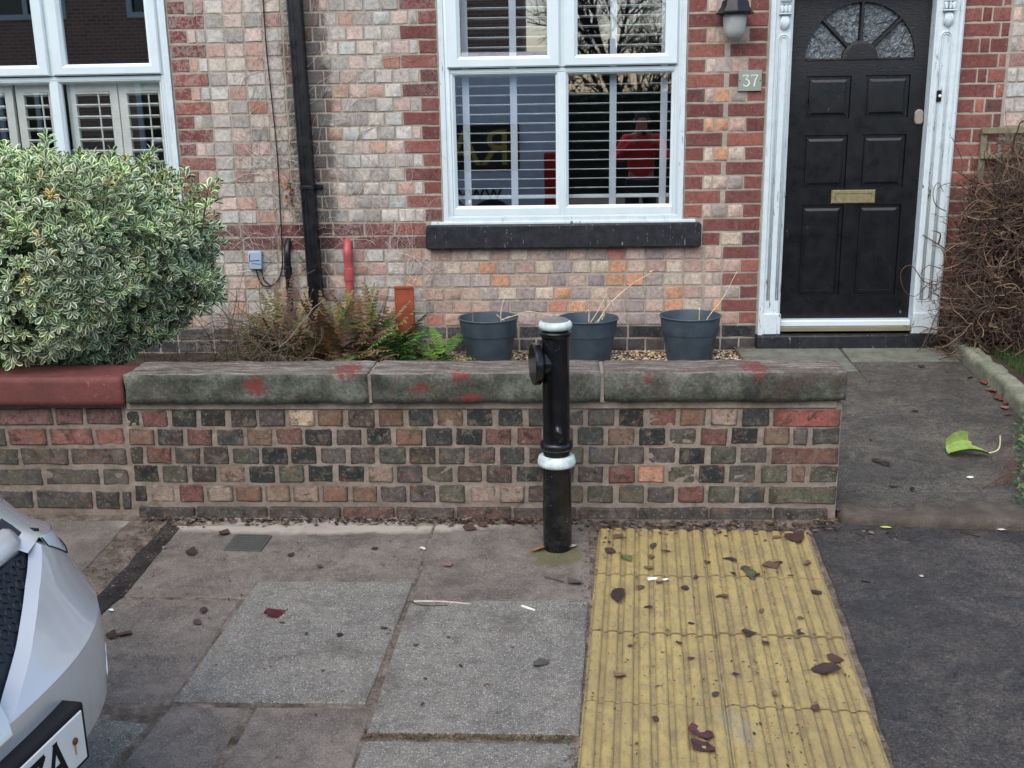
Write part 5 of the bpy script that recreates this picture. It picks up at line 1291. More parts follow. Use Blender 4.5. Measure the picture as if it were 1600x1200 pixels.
for i in range(14):
    a = pth(1600, rl.uniform(670, 780)); b = pth(rl.uniform(1530, 1575), rl.uniform(690, 770)); m.tube(spline([a+Vector((0, 0, .05)), (a+b)/2+Vector((0, 0, .05)), b+Vector((0, 0, .008))], 4), .0022, 4, col=S(96, 74, 62))
o = link('stems', m.mesh('stems'), M_TWIG, t); tag(o, kind='stuff')

# ------------------------------------------------------------------ fallen leaves, twigs and litter
def leaf_mesh(seed, L=1.0, kind='oval'):
    r = random.Random(seed); m = MB(); n = 10; c = (1, 1, 1, 1); rows = []
    for i in range(n):
        t_ = i/(n-1); w_ = (.36 if kind == 'oval' else .24)*math.sin(math.pi*(t_**.8))**.8*(1+r.uniform(-.12, .12))+.012
        y = t_-.5; zb = .07*math.sin(t_*math.pi*1.5+seed*1.3)+.05
        bendx = .10*math.sin(t_*2.6+seed); rows.append([(bendx-w_*(1+r.uniform(-.1, .1)), y, zb+.10+.06*math.sin(seed+t_*5)), (bendx-w_*.5, y, zb+.02), (bendx, y, zb-.01), (bendx+w_*.5, y, zb+.02), (bendx+w_*(1+r.uniform(-.1, .1)), y, zb+.07+.08*math.sin(seed*2+t_*4))])
    ids = [[m.vert(p) for p in row] for row in rows]
    for a, b in zip(ids, ids[1:]):
        for k in range(4): m.face((a[k], a[k+1], b[k+1], b[k]), c)
    m.tube([(.10*math.sin(seed), -.5, .05), (.05, -.62, .03), (.08, -.78, .02)], [.014, .012, .008], 3, False, c)
    return m.mesh('fallen_leaf', True, fix=False)
LM = [leaf_mesh(i, kind='oval' if i < 4 else 'slim') for i in range(6)]
for me in LM: me.materials.append(M_TINT)
DL = [S(72, 54, 48), S(60, 46, 42), S(86, 62, 52), S(66, 58, 54), S(102, 78, 62), S(116, 92, 70)]
def drop(x, y, z, s_, col, label, group, rot=None, var=None):
    o = link('fallen_leaf', LM[rnd.randrange(6) if var is None else var], None, None, loc=(x, y, z), rot=(rnd.uniform(-.12, .12), rnd.uniform(-.12, .12), rnd.uniform(0, 6.28) if rot is None else rot), scale=(s_, s_, s_*.5))
    o.color = col; tag(o, label, 'leaf', group); return o
tl = [(965, 843, .06), (1021, 858, .055), (1040, 866, .045), (955, 866, .06), (1017, 875, .04), (1011, 892, .05), (1030, 915, .04), (1086, 907, .035), (1070, 925, .045), (1000, 923, .04), (1140, 880, .06), (1165, 895, .05), (1176, 905, .06), (1203, 888, .075), (1216, 884, .04), (1260, 885, .05), (1215, 845, .05), (1275, 932, .05), (1127, 937, .055), (1170, 994, .055), (1250, 993, .05), (1305, 1035, .06), (968, 1060, .05), (1060, 1010, .03), (1080, 1035, .03), (1275, 1113, .04), (1190, 960, .03), (1250, 973, .03), (1118, 1092, .035), (1025, 1130, .03), (1145, 902, .035), (1105, 883, .03), (1235, 905, .03), (1013, 955, .035), (985, 1015, .022), (1195, 1010, .03), (1150, 1060, .028), (1210, 1090, .03), (1080, 980, .026)]
for px, py, s_ in tl:
    p = gnd(px, py); drop(p.x, p.y, p.z+.0135, s_*.86, jit(rnd.choice(DL), .2), 'small dead brown leaf lying among many on the yellow ribbed slabs', 'dead leaves scattered on the yellow slabs')
for px, py, s_, col, lab, v in ((1091, 1152, .085, S(84, 52, 56), 'large crumpled purple brown leaf at the bottom of the yellow slabs', 1), (1097, 1174, .07, S(72, 50, 48), 'dark folded leaf with stalk, lowest on the yellow slabs', 2), (965, 937, .10, S(60, 46, 42), 'long curled dark leaf crossing the left ribs of the yellow slabs', 5),
                               (1290, 1055, .085, S(64, 50, 46), 'dark pointed leaf near the right edge of the yellow slabs', 3), (1245, 846, .10, S(70, 52, 44), 'broad brown leaf at the top right corner of the yellow slabs', 0), (978, 878, .07, S(92, 102, 60), 'olive green leaf near the top left of the yellow slabs', 4), (1170, 903, .075, S(78, 84, 60), 'dull green leaf in the middle of the top yellow row', 4),
                               (430, 962, .075, S(78, 36, 40), 'maroon folded leaf lying on the speckled grey slab', 1), (848, 1043, .065, S(74, 74, 70), 'dark grey flattened leaf on the speckled slab beside the yellow paving', 4), (888, 858, .075, S(176, 168, 150), 'pale curled leaf at the right foot of the bollard', 5), (842, 862, .06, S(132, 96, 70), 'thin brown leaf at the left foot of the bollard', 5),
                               (700, 886, .04, S(140, 96, 82), 'pale reddish leaf on the dark slab left of the bollard', 1), (897, 913, .06, S(80, 74, 70), 'grey brown leaf pressed flat between bollard and yellow slabs', 2)):
    p = gnd(px, py); o = drop(p.x, p.y, p.z+(.0145 if px > 910 else .011), s_, col, lab, None, var=v)
for px, py, s_ in ((195, 995, .05), (175, 996, .05), (320, 957, .045), (310, 976, .035), (530, 996, .03), (440, 977, .022), (480, 994, .022), (650, 1012, .02), (735, 828, .06), (756, 823, .05), (300, 866, .06), (455, 870, .035), (350, 835, .06), (500, 888, .03), (585, 860, .03), (700, 1000, .02), (760, 1075, .02), (660, 1105, .022), (780, 1118, .02), (600, 985, .025), (800, 1015, .018), (720, 1045, .022), (505, 1052, .018), (665, 1065, .015)):
    p = gnd(px, py); drop(p.x, p.y, p.z+.009, s_, jit(rnd.choice(DL[:4]), .2), 'small dark scrap of dead leaf on the grey paving', 'leaf scraps on the grey paving')
for px, py, s_ in ((1536, 600, .06), (1548, 613, .055), (1562, 625, .07), (1575, 632, .05), (1568, 640, .05), (1515, 592, .045), (1495, 545, .06), (1470, 548, .06), (1483, 556, .05), (1462, 545, .05), (1575, 650, .04)):
    p = pth(px, py); drop(p.x, p.y, p.z+.01, s_*1.1, jit(rnd.choice([S(128, 82, 72), S(110, 64, 58), S(92, 58, 52)]), .2), 'reddish brown leaf lying against the mossy path kerb', 'red brown leaves along the path kerb')
for px, py, s_ in ((1372, 724, .06), (1385, 728, .05), (1425, 767, .04), (1395, 763, .035), (1360, 690, .03), (1430, 645, .035), (1440, 575, .05)):
    p = pth(px, py); drop(p.x, p.y, p.z+.008, s_, jit(S(50, 44, 42), .2), 'small dark leaf scrap on the damp garden path', 'leaf scraps on the garden path')
# litter that settles along the foot of the wall
g = MB()
for i in range(1500):
    k = rl.random(); x = rl.uniform(-1.7, 1.35); y = (3.925 if x < 1.06 else 3.84)-abs(rl.gauss(0, .028))*(2.0 if x > .05 else .9)
    if x > 1.06 and rl.random() < .75: continue
    if x > .1 and x < .95: y -= rl.uniform(0, .05)
    s_ = rl.uniform(.004, .016); a = rl.uniform(0, 6.28); z = gz(y)+.004+rl.uniform(0, .010)
    c = jit(rl.choice([S(66, 54, 46), S(88, 76, 66), S(50, 42, 38), S(110, 98, 86), S(70, 50, 44)]), .2); dx, dy = math.cos(a)*s_, math.sin(a)*s_
    i0 = [g.vert((x+u*dx-v*dy*.5, y+u*dy+v*dx*.5, z+q)) for u, v, q in ((-1, 0, 0), (0, -1, rl.uniform(0, .005)), (1, 0, rl.uniform(0, .006)), (0, 1, rl.uniform(0, .006)))]; g.face(i0, c)
for i in range(500):
    p = gnd(*( (rl.uniform(196, 262), 0)[0:1]+(rl.uniform(818, 960),))); x = -1.62+rl.gauss(0, .07); y = rl.uniform(3.2, 3.92); s_ = rl.uniform(.003, .011); z = gz(y)+.008
    c = jit(rl.choice([S(60, 54, 50), S(84, 78, 72), S(48, 42, 40), S(120, 112, 102)]), .2); i0 = [g.vert((x+rl.uniform(-1, 1)*s_, y+rl.uniform(-1, 1)*s_, z+rl.uniform(0, .008))) for _ in range(3)]; g.face(i0, c)
for i in range(900):     # crumbs between slabs and tactile paving
    y = rl.uniform(1.95, 3.9); x = .10-(3.83-y)*.062+rl.gauss(0, .018); s_ = rl.uniform(.002, .006); z = gz(y)+.004
    c = jit(rl.choice([S(92, 80, 70), S(70, 62, 56), S(120, 108, 96), S(84, 86, 50)]), .2); i0 = [g.vert((x+rl.uniform(-1, 1)*s_, y+rl.uniform(-1, 1)*s_, z+rl.uniform(0, .006))) for _ in range(4)]; g.face(i0, c)
for i in range(700):     # moss in the open joint below the front slab
    x = rl.uniform(-.55, .02); y = 2.515+rl.gauss(0, .007); s_ = rl.uniform(.003, .008); z = gz(y)+.003
    c = jit(rl.choice([S(96, 88, 56), S(84, 74, 56), S(120, 100, 80), S(70, 72, 40)]), .2); i0 = [g.vert((x+rl.uniform(-1, 1)*s_, y+rl.uniform(-1, 1)*s_, z+rl.uniform(0, .008))) for _ in range(3)]; g.face(i0, c)
for i in range(1500):     # specks on the yellow slabs and the paving
    x = rl.uniform(-1.6, .95); y = rl.uniform(2.2, 3.85)
    if x < .05 and rl.random() < .72: continue
    s_ = rl.uniform(.0012, .0045); z = gz(y)+(.0115 if x > .05 else .0085); c = jit(rl.choice([S(74, 58, 44), S(56, 46, 40), S(92, 76, 58)]), .2); a = rl.uniform(0, 3.14); dx, dy = math.cos(a)*s_*rl.uniform(1, 2.4), math.sin(a)*s_*rl.uniform(1, 2.4)
    g.face([g.vert(q) for q in ((x-dx, y-dy, z), (x+dy*.4, y-dx*.4, z), (x+dx, y+dy, z+.001), (x-dy*.4, y+dx*.4, z))], c)
o = link('leaf_litter', g.mesh('leaf_litter', fix=False), M_TINT); tag(o, 'dark crumbs of leaf and dirt along the foot of the wall', kind='stuff')
def twig(pts, r, col, label, zf=gnd):
    m = MB(); P = spline([zf(a, b)+Vector((0, 0, .010)) for a, b in pts], 4); m.tube(P, [r*(1-.4*i/len(P)) for i in range(len(P))], 5, True, col); tag(link('twig', m.mesh('twig', True), M_TWIG), label, 'twig')
twig([(647, 944), (690, 944), (735, 948)], .0042, S(186, 176, 164), 'pale split twig lying in the joint between two slabs')
twig([(815, 951), (836, 958)], .0055, S(214, 210, 200), 'short white sliver of wood left of the yellow slabs')
twig([(640, 943), (660, 950), (700, 950)], .002, S(70, 60, 54), 'thin dark twig beside the pale split twig')
twig([(880, 913), (850, 905)], .002, S(64, 56, 50), 'thin dark twig behind the flat grey leaf by the bollard')
twig([(1500, 835), (1530, 842)], .003, S(60, 50, 46), 'dark twig on the tarmac under the red step stone')
twig([(1346, 912), (1360, 914)], .004, S(40, 38, 38), 'small dark stick on the tarmac beside the yellow slabs')
# white and pale scraps
def scrap(px, py, s_, col, label, cat, zf=gnd, n=6):
    p = zf(px, py); m = MB(); c = m.vert((p.x, p.y, p.z+.016)); ids = [m.vert((p.x+s_*rnd.uniform(.6, 1.2)*math.cos(2*math.pi*k/n), p.y+s_*.6*rnd.uniform(.6, 1.2)*math.sin(2*math.pi*k/n), p.z+.008+rnd.uniform(0, .008))) for k in range(n)]
    for k in range(n): m.face((ids[k], ids[(k+1) % n], c), col)
    tag(link('paper_scrap' if cat == 'paper' else 'petal', m.mesh(cat, fix=False), M_TINT), label, cat)
scrap(1018, 908, .022, S(206, 210, 202), 'larger pale scrap of paper on the yellow slabs', 'paper'); scrap(1042, 910, .016, S(220, 222, 216), 'smaller white scrap beside the larger one on the yellow slabs', 'paper')
scrap(173, 958, .012, S(220, 220, 214), 'tiny white scrap beside the silver bumper', 'paper'); scrap(1566, 832, .022, S(206, 200, 186), 'pale scrap at the foot of the red step stone', 'paper')
scrap(1385, 828, .024, S(190, 204, 110), 'small yellow green leaf fragment under the red step stone', 'leaf fragment'); scrap(1517, 750, .018, S(214, 212, 204), 'white scrap on the path below the lime green leaf', 'paper', pth)
scrap(661, 861, .016, S(196, 192, 182), 'pale shell-like scrap on the joint left of the bollard', 'paper'); scrap(1440, 905, .010, S(170, 166, 156), 'tiny pale scrap alone on the dark tarmac', 'paper')
# lime green curled leaf on the path
c0 = pth(1510, 712); t = thing('lime_leaf', (c0.x, c0.y, c0.z), 'large lime green torn leaf curled up on the damp path', 'leaf')
m = MB(); gl = S(116, 140, 68); N = 14
def lp(u, v):    # u along the leaf, v across; it curls up at both long edges
    w_ = .064*math.sin(math.pi*min(1, max(.10, .16+u*.8)))**.5; a = v*1.05+.35
    return Vector((c0.x-.085+u*.17, c0.y-.01+math.sin(a)*w_*1.0-.02*u, c0.z+.014+(1-math.cos(a))*w_*1.35+.018*math.sin(u*3.0)))
for i in range(N):
    for j in range(8):
        u, v = i/N, -1+j/4
        if u > .52 and v > .05 and (u-.78)**2/.05+(v-.55)**2/.35 < 1: continue
        m.quad(lp(u, v), lp(u+1/N, v), lp(u+1/N, v+.25), lp(u, v+.25), [x*(.85+.3*(abs(v) < .3)) for x in gl[:3]]+[1])
o = obj('leaf_blade', m, M_TINT, t, True)
m = MB(); e = lp(1, 0); m.tube(spline([e, e+Vector((.05, .015, .015)), pth(1562, 690)+Vector((0, 0, .03))], 5), .0035, 6, col=S(196, 190, 150)); obj('stalk', m, M_TINT, t, True)

# ------------------------------------------------------------------ the silver car's nose
car = thing('silver_car', (-1.01, 1.53, -.12), 'silver car parked with its nose at the pavement, number plate ending 7ZA', 'car')
car.rotation_euler = (0, 0, R(-7))
def cobj(name, mb, mat, parent=car, smooth='auto', ang=35):
    o = link(name, mb.mesh(name, bool(smooth)), mat); o.parent = parent
    if smooth == 'auto': o.data.set_sharp_from_angle(angle=R(ang))
    return o
def interp(x, xs, ys):
    if x <= xs[0]: return ys[0]
    for a, b, c, d in zip(xs, xs[1:], ys, ys[1:]):
        if x <= b: return c+(d-c)*(x-a)/(b-a)
    return ys[-1]
CZ = [.16, .28, .41, .425, .45, .52, .60, .632, .645, .70, .76, .80, .84, .90]; CP = [.10, .06, .05, .022, .006, .0, .003, .007, .020, .066, .108, .140, .20, .36]
def cv(u, z): return -(interp(z, CZ, CP)*(1-.38*min(1, abs(u)/.84)**2)+.38*(abs(u)/.84)**3.4)
UT, TT = [0, .14, .27, .40, .52, .56, .64, .84], [.625, .640, .690, .752, .797, .775, .725, .700]
def topz(u): return interp(abs(u), UT, TT)
def sheet_uz(m, us, zrows, off=0.0):
    ids = [[m.vert((cv(u, z(u))+off, u, z(u))) for u in us] for z in zrows]
    for a, b in zip(ids, ids[1:]):
        for i in range(len(us)-1): m.face((a[i], a[i+1], b[i+1], b[i]))
    return ids
us = [-.84+.02*i for i in range(85)]
m = MB(); low = [lambda u, k=k: k for k in (.418, .425, .45, .48, .52, .56, .60, .632)]
def up(f): return lambda u: .636+(max(topz(u)-.0005, .637)-.636)*f
ids = sheet_uz(m, us, low+[up(f) for f in (0, .12, .3, .5, .7, .85, 1)])
top = ids[-1]; lip = [m.vert((m.v[i][0]-.03, m.v[i][1], m.v[i][2]+.012)) for i in top]     # rolled lip into grille and lamps
for i in range(len(us)-1): m.face((top[i], top[i+1], lip[i+1], lip[i]))
bot = ids[0]; lip = [m.vert((m.v[i][0]-.06, m.v[i][1], m.v[i][2]-.004)) for i in bot]
for i in range(len(us)-1): m.face((bot[i], bot[i+1], lip[i+1], lip[i]))
for s_ in (0, -1):     # bumper ends wrap to the wheel arch
    col_ = [r_[s_] for r_ in ids]; sg = -1 if s_ == 0 else 1; c2 = [m.vert((m.v[i][0]-.22, m.v[i][1]+sg*.03, m.v[i][2])) for i in col_]
    for a, b, c, d in zip(col_, col_[1:], c2[1:], c2): m.face((a, b, c, d))
bump_o = cobj('bumper', m, M_CAR, ang=17)
m = MB(); sheet_uz(m, us, [lambda u, k=k: k for k in (.14, .2, .28, .36, .43)], -.045); cobj('lower_grille', m, M_RUBBER)
# grille between bumper and bonnet
ug = [-.54+.02*i for i in range(55)]; m = MB(); sheet_uz(m, ug, [lambda u, f=f: topz(u)-.004+(.845-topz(u)+.004)*f for f in (0, .25, .5, .75, 1)], -.030)
gr = cobj('grille', m, M_GRILLE)
m = MB(); row = 0; z = .63
while z < .835:
    u = -.54+(row % 2)*.0155
    while u < .54:
        if z > topz(u)+.014 and z < .83 and abs(u) < .5:
            c = Vector((cv(u, z)-.030, u, z)); e = .002; tu = Vector((cv(u+e, z)-cv(u-e, z), 2*e, 0)).normalized(); tz = Vector((cv(u, z+e)-cv(u, z-e), 0, 2*e)).normalized(); nn = tu.cross(tz); nn = nn if nn.x > 0 else -nn
            m.rings([[c+(tu*math.cos(2*math.pi*k/10)+tz*math.sin(2*math.pi*k/10))*r_+nn*h for k in range(10)] for r_, h in ((.0128, .0), (.0118, .0035), (.0098, .0035), (.0088, -.004), (.001, -.006))])
        u += .031
    z += .0225; row += 1
dm = cobj('grille_dimples', m, M_GRILLE, gr); tag(dm, kind='stuff')
# nose piece with badge ring between the two grilles
m = MB(); NU, NV = [.11, .118, .145, .17, .175, .16], [.615, .640, .70, .745, .79, .825]
ids = [[m.vert((cv(k*wd, z)+(.006 if abs(k) < .95 else -.02), k*wd, z)) for k in (-1, -.93, -.5, 0, .5, .93, 1)] for wd, z in zip(NU, NV)]
for a, b in zip(ids, ids[1:]):
    for i in range(6): m.face((a[i], a[i+1], b[i+1], b[i]))
nose = cobj('nose_panel', m, M_CAR)
m = MB(); m.tube([(cv(0, .72)+.03-.03*abs(math.sin(t))*0, .125*math.cos(t), .725+.065*math.sin(t)) for t in [2*math.pi*k/32 for k in range(33)]], .010, 8); cobj('badge_ring', m, M_CHROME, nose, True)
# bonnet, lamps, wings and the rest of the body
m = MB(); bz_ = [(-.012, .815), (.004, .822), (.004, .834), (-.03, .850), (-.12, .872), (-.30, .905), (-.62, .955), (-1.0, 1.0)]; ids = []
for k, (dv_, z) in enumerate(bz_):
    wd = interp(k, [0, 1, 2, 3, 4, 5, 7], [.49, .505, .52, .55, .60, .655, .70]); fr_ = [-1, -.97, -.9, -.75, -.5, -.25, 0, .25, .5, .75, .9, .97, 1]
    ids.append([m.vert((cv(f*wd, .84)*1.0+.02+dv_-(.0 if abs(f) < .96 else .012), f*wd, z-.022*f*f-(0 if abs(f) < .99 else .012))) for f in fr_])
for a, b in zip(ids, ids[1:]):
    for i in range(12): m.face((a[i], a[i+1], b[i+1], b[i]))
cobj('bonnet', m, M_CAR, smooth=True)
for sg in (-1, 1):
    ul = [sg*(.545+.025*i) for i in range(13)]; m = MB()
    ids = sheet_uz(m, ul, [(lambda u, f=f: topz(u)+.001+(.803-.085*(abs(u)-.545)/.3-topz(u))*f) for f in (0, .2, .4, .6, .8, 1)], -.004)
    hl_ = cobj('headlamp', m, M_LENS)
    m = MB(); m.tube([(cv(sg*u, z)+.0005, sg*u, z) for u, z in [(.546, .802), (.546, topz(.546))]+[(u_/100, topz(u_/100)) for u_ in range(56, 85, 2)]], .0018, 5); cobj('lamp_gap_line', m, M_RUBBER, hl_)  # dark tube standing in for the shaded gap between lamp and bumper
    m = MB(); rows = []
    for v_, u_, z0_, z1_ in ((-.40, .84, .30, .71), (-.5, .85, .30, .75), (-.8, .855, .62, .83), (-1.1, .855, .24, .90), (-2.0, .86, .2, .96), (-2.9, .855, .2, .98), (-3.5, .84, .3, .97), (-3.75, .76, .35, .95)):
        rows.append([m.vert((v_, sg*u_*q, z0_+(z1_-z0_)*f)) for q, f in ((.98, 0), (1, .3), (1.0, .7), (.975, .93), (.93, 1.0), (.80, 1.04))])
    f0 = [m.vert((cv(sg*.62, .86)+.0-.02, sg*.62, z)) for z in (.84, .845, .85, .855, .86, .865)]
    for a, b in zip(rows, rows[1:]):
        for i in range(5): m.face((a[i], a[i+1], b[i+1], b[i]))
    cobj('wing', m, M_CAR, ang=40)
    uq = (.46, .51, .548, .60, .66, .72, .78, .842); m = MB()
    zt_ = lambda u: .803-.085*max(0, u-.545)/.3; q = [(cv(sg*u, zt_(u))-.006, sg*u, zt_(u)) for u in uq]; q1 = [(cv(sg*u, zt_(u))-.06, sg*u, zt_(u)+.016) for u in uq]
    q2 = [(-.52, sg*u, z) for u, z in ((.54, .855), (.59, .860), (.63, .862), (.67, .853), (.72, .840), (.77, .822), (.82, .795), (.852, .760))]
    m.rings([q, q1, q2], closed=False); cobj('wing_top', m, M_CAR, smooth=True)
m = MB(); secs = []
for v_, wb, zb_, zt_, wt in ((-1.0, .70, .90, 1.0, .66), (-1.65, .80, .93, 1.44, .56), (-2.3, .81, .95, 1.50, .58), (-3.2, .80, .95, 1.44, .56), (-3.72, .74, .92, 1.0, .66)):
    secs.append([m.vert(p) for p in ((v_, -wb, zb_), (v_, -wt-.03, zt_-.06), (v_, -wt*.6, zt_), (v_, wt*.6, zt_), (v_, wt+.03, zt_-.06), (v_, wb, zb_))])
for a, b in zip(secs, secs[1:]):
    for i in range(5): m.face((a[i], a[i+1], b[i+1], b[i]))
cobj('cabin_glass', m, M_CARGLASS)
m = MB()
m.box(-3.3, -1.62, -.52, .52, 1.44, 1.515, .03); cobj('roof', m, M_CAR)
m = MB(); m.box(-3.76, -.4, -.80, .80, .18, .62, .03); m.box(-1.05, -.25, -.6, .6, .62, .80); cobj('underbody', m, M_RUBBER)
for v_ in (-.78, -3.1):
    for sg in (-1, 1):
        wc = Vector((v_, sg*.76, .30)); m = MB(); m.lathe([(.19, -.09), (.27, -.09), (.30, -.06), (.30, .06), (.27, .09), (.19, .09)], 32, lambda p: (wc.x+p[0], wc.y+p[2], wc.z+p[1]), False, False); wh = cobj('wheel', m, M_RUBBER)
        m = MB(); m.lathe([(.19, -.08), (.185, .04), (.05, .06), (.001, .062)], 24, lambda p: (wc.x+p[0], wc.y+sg*p[2], wc.z+p[1])); cobj('rim', m, M_STEEL, wh)
# number plate in a black surround
PV = .008; m = MB(); pz0, pz1 = .470, .574
m.box(PV-.05, PV+.024, -.272, .272, pz0-.010, pz1+.012, .004); ps = cobj('plate_surround', m, M_RUBBER)
m = MB(); m.box(PV+.020, PV+.0265, -.26, .26, pz0, pz1, .002); pl = cobj('number_plate', m, M_PLATE, ps)
m = MB()
def glyph(x0, pts, w_=.014):
    H, W = .074, .048; P = [Vector((x0+a*W, pz0+.016+b*H)) for a, b in pts]
    for a, b in zip(P, P[1:]):
        d = (b-a).normalized(); n_ = Vector((-d.y, d.x))*w_/2; a2, b2 = a-d*w_*.35, b+d*w_*.35
        pts4 = [a2+n_, b2+n_, b2-n_, a2-n_]; lim = lambda q: (q.x, min(max(q.y, pz0+.016), pz0+.016+H))
        f = [lim(q) for q in pts4]; k = len(m.v)*1e-6
        m.quad(*[(PV+.0272+k, y, z) for y, z in f])
glyph(.26-.118, [(.02, 0), (.5, 1), (.98, 0)]); glyph(.26-.118, [(.2, .28), (.8, .28)], .012)
glyph(.26-.180, [(0, .91), (1, .91), (0, .09), (1, .09)]); glyph(.26-.242, [(0, .91), (.95, .91), (.35, 0)])
cobj('lettering', m, M_DARK, pl, False)
m = MB(); m.lathe([(.007, 0), (.007, .003), (.004, .005), (.001, .0052)], 14, lambda p: (PV+.0268+p[2], .225+p[0], .527+p[1])); cobj('plate_bolt', m, paint('rust', S(104, 58, 28), .8), pl)
m = MB(); m.quad(*[(PV+.0271, .225+a, .527+b) for a, b in ((-.004, 0), (.004, 0), (.003, -.03), (-.002, -.03))]); cobj('rust_streak', m, paint('rust_stain', S(198, 160, 90), .8), pl, False)
m = MB(); m.tube(spline([Vector((cv(u, z)+.001, u, z)) for u, z in ((.585, .535), (.545, .50), (.535, .47), (.56, .44), (.60, .428))], 5), .0016, 5); cobj('groove_line', m, M_CHROME, bump_o, True)  # bright tube added in place of the panel groove in the bumper

# ------------------------------------------------------------------ the far side of the street, seen only in the window glass
M_VAN = paint('pale_van_paint', (.72, .77, .82, 1), .3)
M_VBAND = G('dark_green_band', .4, S(22, 34, 30)).m; M_GOLD = G('gold_lettering', .5, S(190, 165, 70)).m
van = thing('parked_van', (-2.2, -2.6, -.235), 'pale van with dark band and gold letters, reflected in the front window', 'van')
vx0, vx1, vy0, vy1 = -4.9, -.14, -3.6, -1.75
def vsec(x, top, inset): return [(x, vy1-.02, .15), (x, vy1, .5), (x, vy1-.03, 1.5), (x, vy1-.16, top-.12), (x, vy1-.35, top), (x, vy0+.35, top), (x, vy0+.16, top-.12), (x, vy0+.03, 1.5), (x, vy0, .5), (x, vy0+.02, .15)]
m = MB(); L = [vsec(vx1, 2.30, 0), vsec(vx1-.12, 2.42, 0), vsec(vx1-3.1, 2.44, 0), vsec(vx1-3.5, 2.32, 0)]; m.rings(L, True, True, False)
L2 = [vsec(vx1-3.5, 2.32, 0)]; nose_ = [(vx1-4.2, vy1-.08, .15), (vx1-4.2, vy1-.06, .5), (vx1-4.15, vy1-.1, .95), (vx1-4.1, vy1-.2, 1.1), (vx1-4.1, vy1-.4, 1.12), (vx1-4.1, vy0+.4, 1.12), (vx1-4.1, vy0+.2, 1.1), (vx1-4.15, vy0+.1, .95), (vx1-4.2, vy0+.06, .5), (vx1-4.2, vy0+.08, .15)]
m.rings([L2[0], nose_], True, False, True); vo = obj('body', m, M_VAN, van, 'auto')
m = MB(); m.box(vx0+1.0, vx1-.50, vy1-.004, vy1+.006, .82, 1.46); obj('band', m, M_VBAND, van)
def vtext(s_, x, z, size, mat):
    c = bpy.data.curves.new('lettering_curve', 'FONT'); c.body = s_; c.size = size; c.extrude = .002
    tmp = bpy.data.objects.new('lettering_curve', c); COL.objects.link(tmp); bpy.context.view_layer.update()
    me = bpy.data.meshes.new_from_object(tmp.evaluated_get(bpy.context.evaluated_depsgraph_get())); bpy.data.objects.remove(tmp)
    o = link('lettering', me, mat, van); o.matrix_parent_inverse = Matrix.Translation(-van.location); o.location = (x, vy1+.010, z); o.rotation_euler = (R(90), 0, R(180))
vtext('RA', vx1-.62, .90, .70, M_GOLD); vtext('www.', vx1-.75, .42, .34, M_DARK)
m = MB(); m.box(vx1-.16, vx1+.02, vy1-.03, vy1+.012, .32, 1.06, .02); obj('tail_lamp', m, G('red_lamp', .2, S(190, 20, 24)).m, van)
for x in (vx1-.9, vx1-3.4):
    m = MB(); m.lathe([(.05, -.1), (.30, -.1), (.33, -.06), (.33, .06), (.30, .1), (.05, .1)], 24, lambda p: (x+p[0], vy1-.06+p[2], .10+p[1])); obj('wheel', m, M_RUBBER, van, 'auto')
# photographer in a red jacket
person = thing('person', (.94, -.2, -.235), 'person in a red jacket raising a phone, reflected in the front window', 'person')
J = dict(pel=(0, 0, .98, .15, .11), sp=(0, 0, 1.18, .145, .1), ch=(0, -.01, 1.42, .17, .115), nk=(0, 0, 1.58, .055, .055), hd=(0, .02, 1.70, .085, .10), ht=(0, .01, 1.79, .07, .085))
for sg, s_ in ((-1, 'l'), (1, 'r')):
    J.update({'sh'+s_: (sg*.19, -.01, 1.48, .065, .065), 'el'+s_: (sg*.30, .14, 1.24, .045, .045), 'wr'+s_: (sg*.11, .36, 1.47, .028, .028), 'pm'+s_: (sg*.085, .40, 1.54, .034, .02), 'hp'+s_: (sg*.10, 0, .92, .09, .09), 'kn'+s_: (sg*.12, .02, .52, .06, .065), 'an'+s_: (sg*.12, -.02, .10, .045, .05), 'to'+s_: (sg*.14, .15, .04, .045, .035)})
    for k in range(4): J['fa%d' % k+s_] = (sg*(.08-.004*k), .42-.002*k, 1.565+.018*k-.02, .011, .011); J['fb%d' % k+s_] = (sg*(.045-.004*k), .435, 1.575+.018*k-.02, .009, .009); J['fc%d' % k+s_] = (sg*(.022+.003*k), .425, 1.57+.018*k-.02, .008, .008)
    J['t1'+s_] = (sg*.075, .375, 1.56, .012, .012); J['t2'+s_] = (sg*.05, .365, 1.58, .010, .010)
ED = [('pel', 'sp'), ('sp', 'ch'), ('ch', 'nk'), ('nk', 'hd'), ('hd', 'ht')]
for s_ in 'lr':
    ED += [('ch', 'sh'+s_), ('sh'+s_, 'el'+s_), ('el'+s_, 'wr'+s_), ('wr'+s_, 'pm'+s_), ('pel', 'hp'+s_), ('hp'+s_, 'kn'+s_), ('kn'+s_, 'an'+s_), ('an'+s_, 'to'+s_), ('pm'+s_, 't1'+s_), ('t1'+s_, 't2'+s_)]
    for k in range(4): ED += [('pm'+s_, 'fa%d' % k+s_), ('fa%d' % k+s_, 'fb%d' % k+s_), ('fb%d' % k+s_, 'fc%d' % k+s_)]
def skinned(name, names, edges, grow, mat, parent):
    names = list(names); me = bpy.data.meshes.new(name); me.from_pydata([J[n][:3] for n in names], [(names.index(a), names.index(b)) for a, b in edges], [])
    o = link(name, me, mat); o.parent = parent; o.modifiers.new('skin', 'SKIN')
    for i, n in enumerate(names): me.skin_vertices[0].data[i].radius = (J[n][3]+grow, J[n][4]+grow); me.skin_vertices[0].data[i].use_root = (i == 0)
    sb = o.modifiers.new('sub', 'SUBSURF'); sb.levels = 1; sb.render_levels = 2; return o
skinned('body', J.keys(), ED, 0, paint('skin', S(190, 140, 115), .6), person)
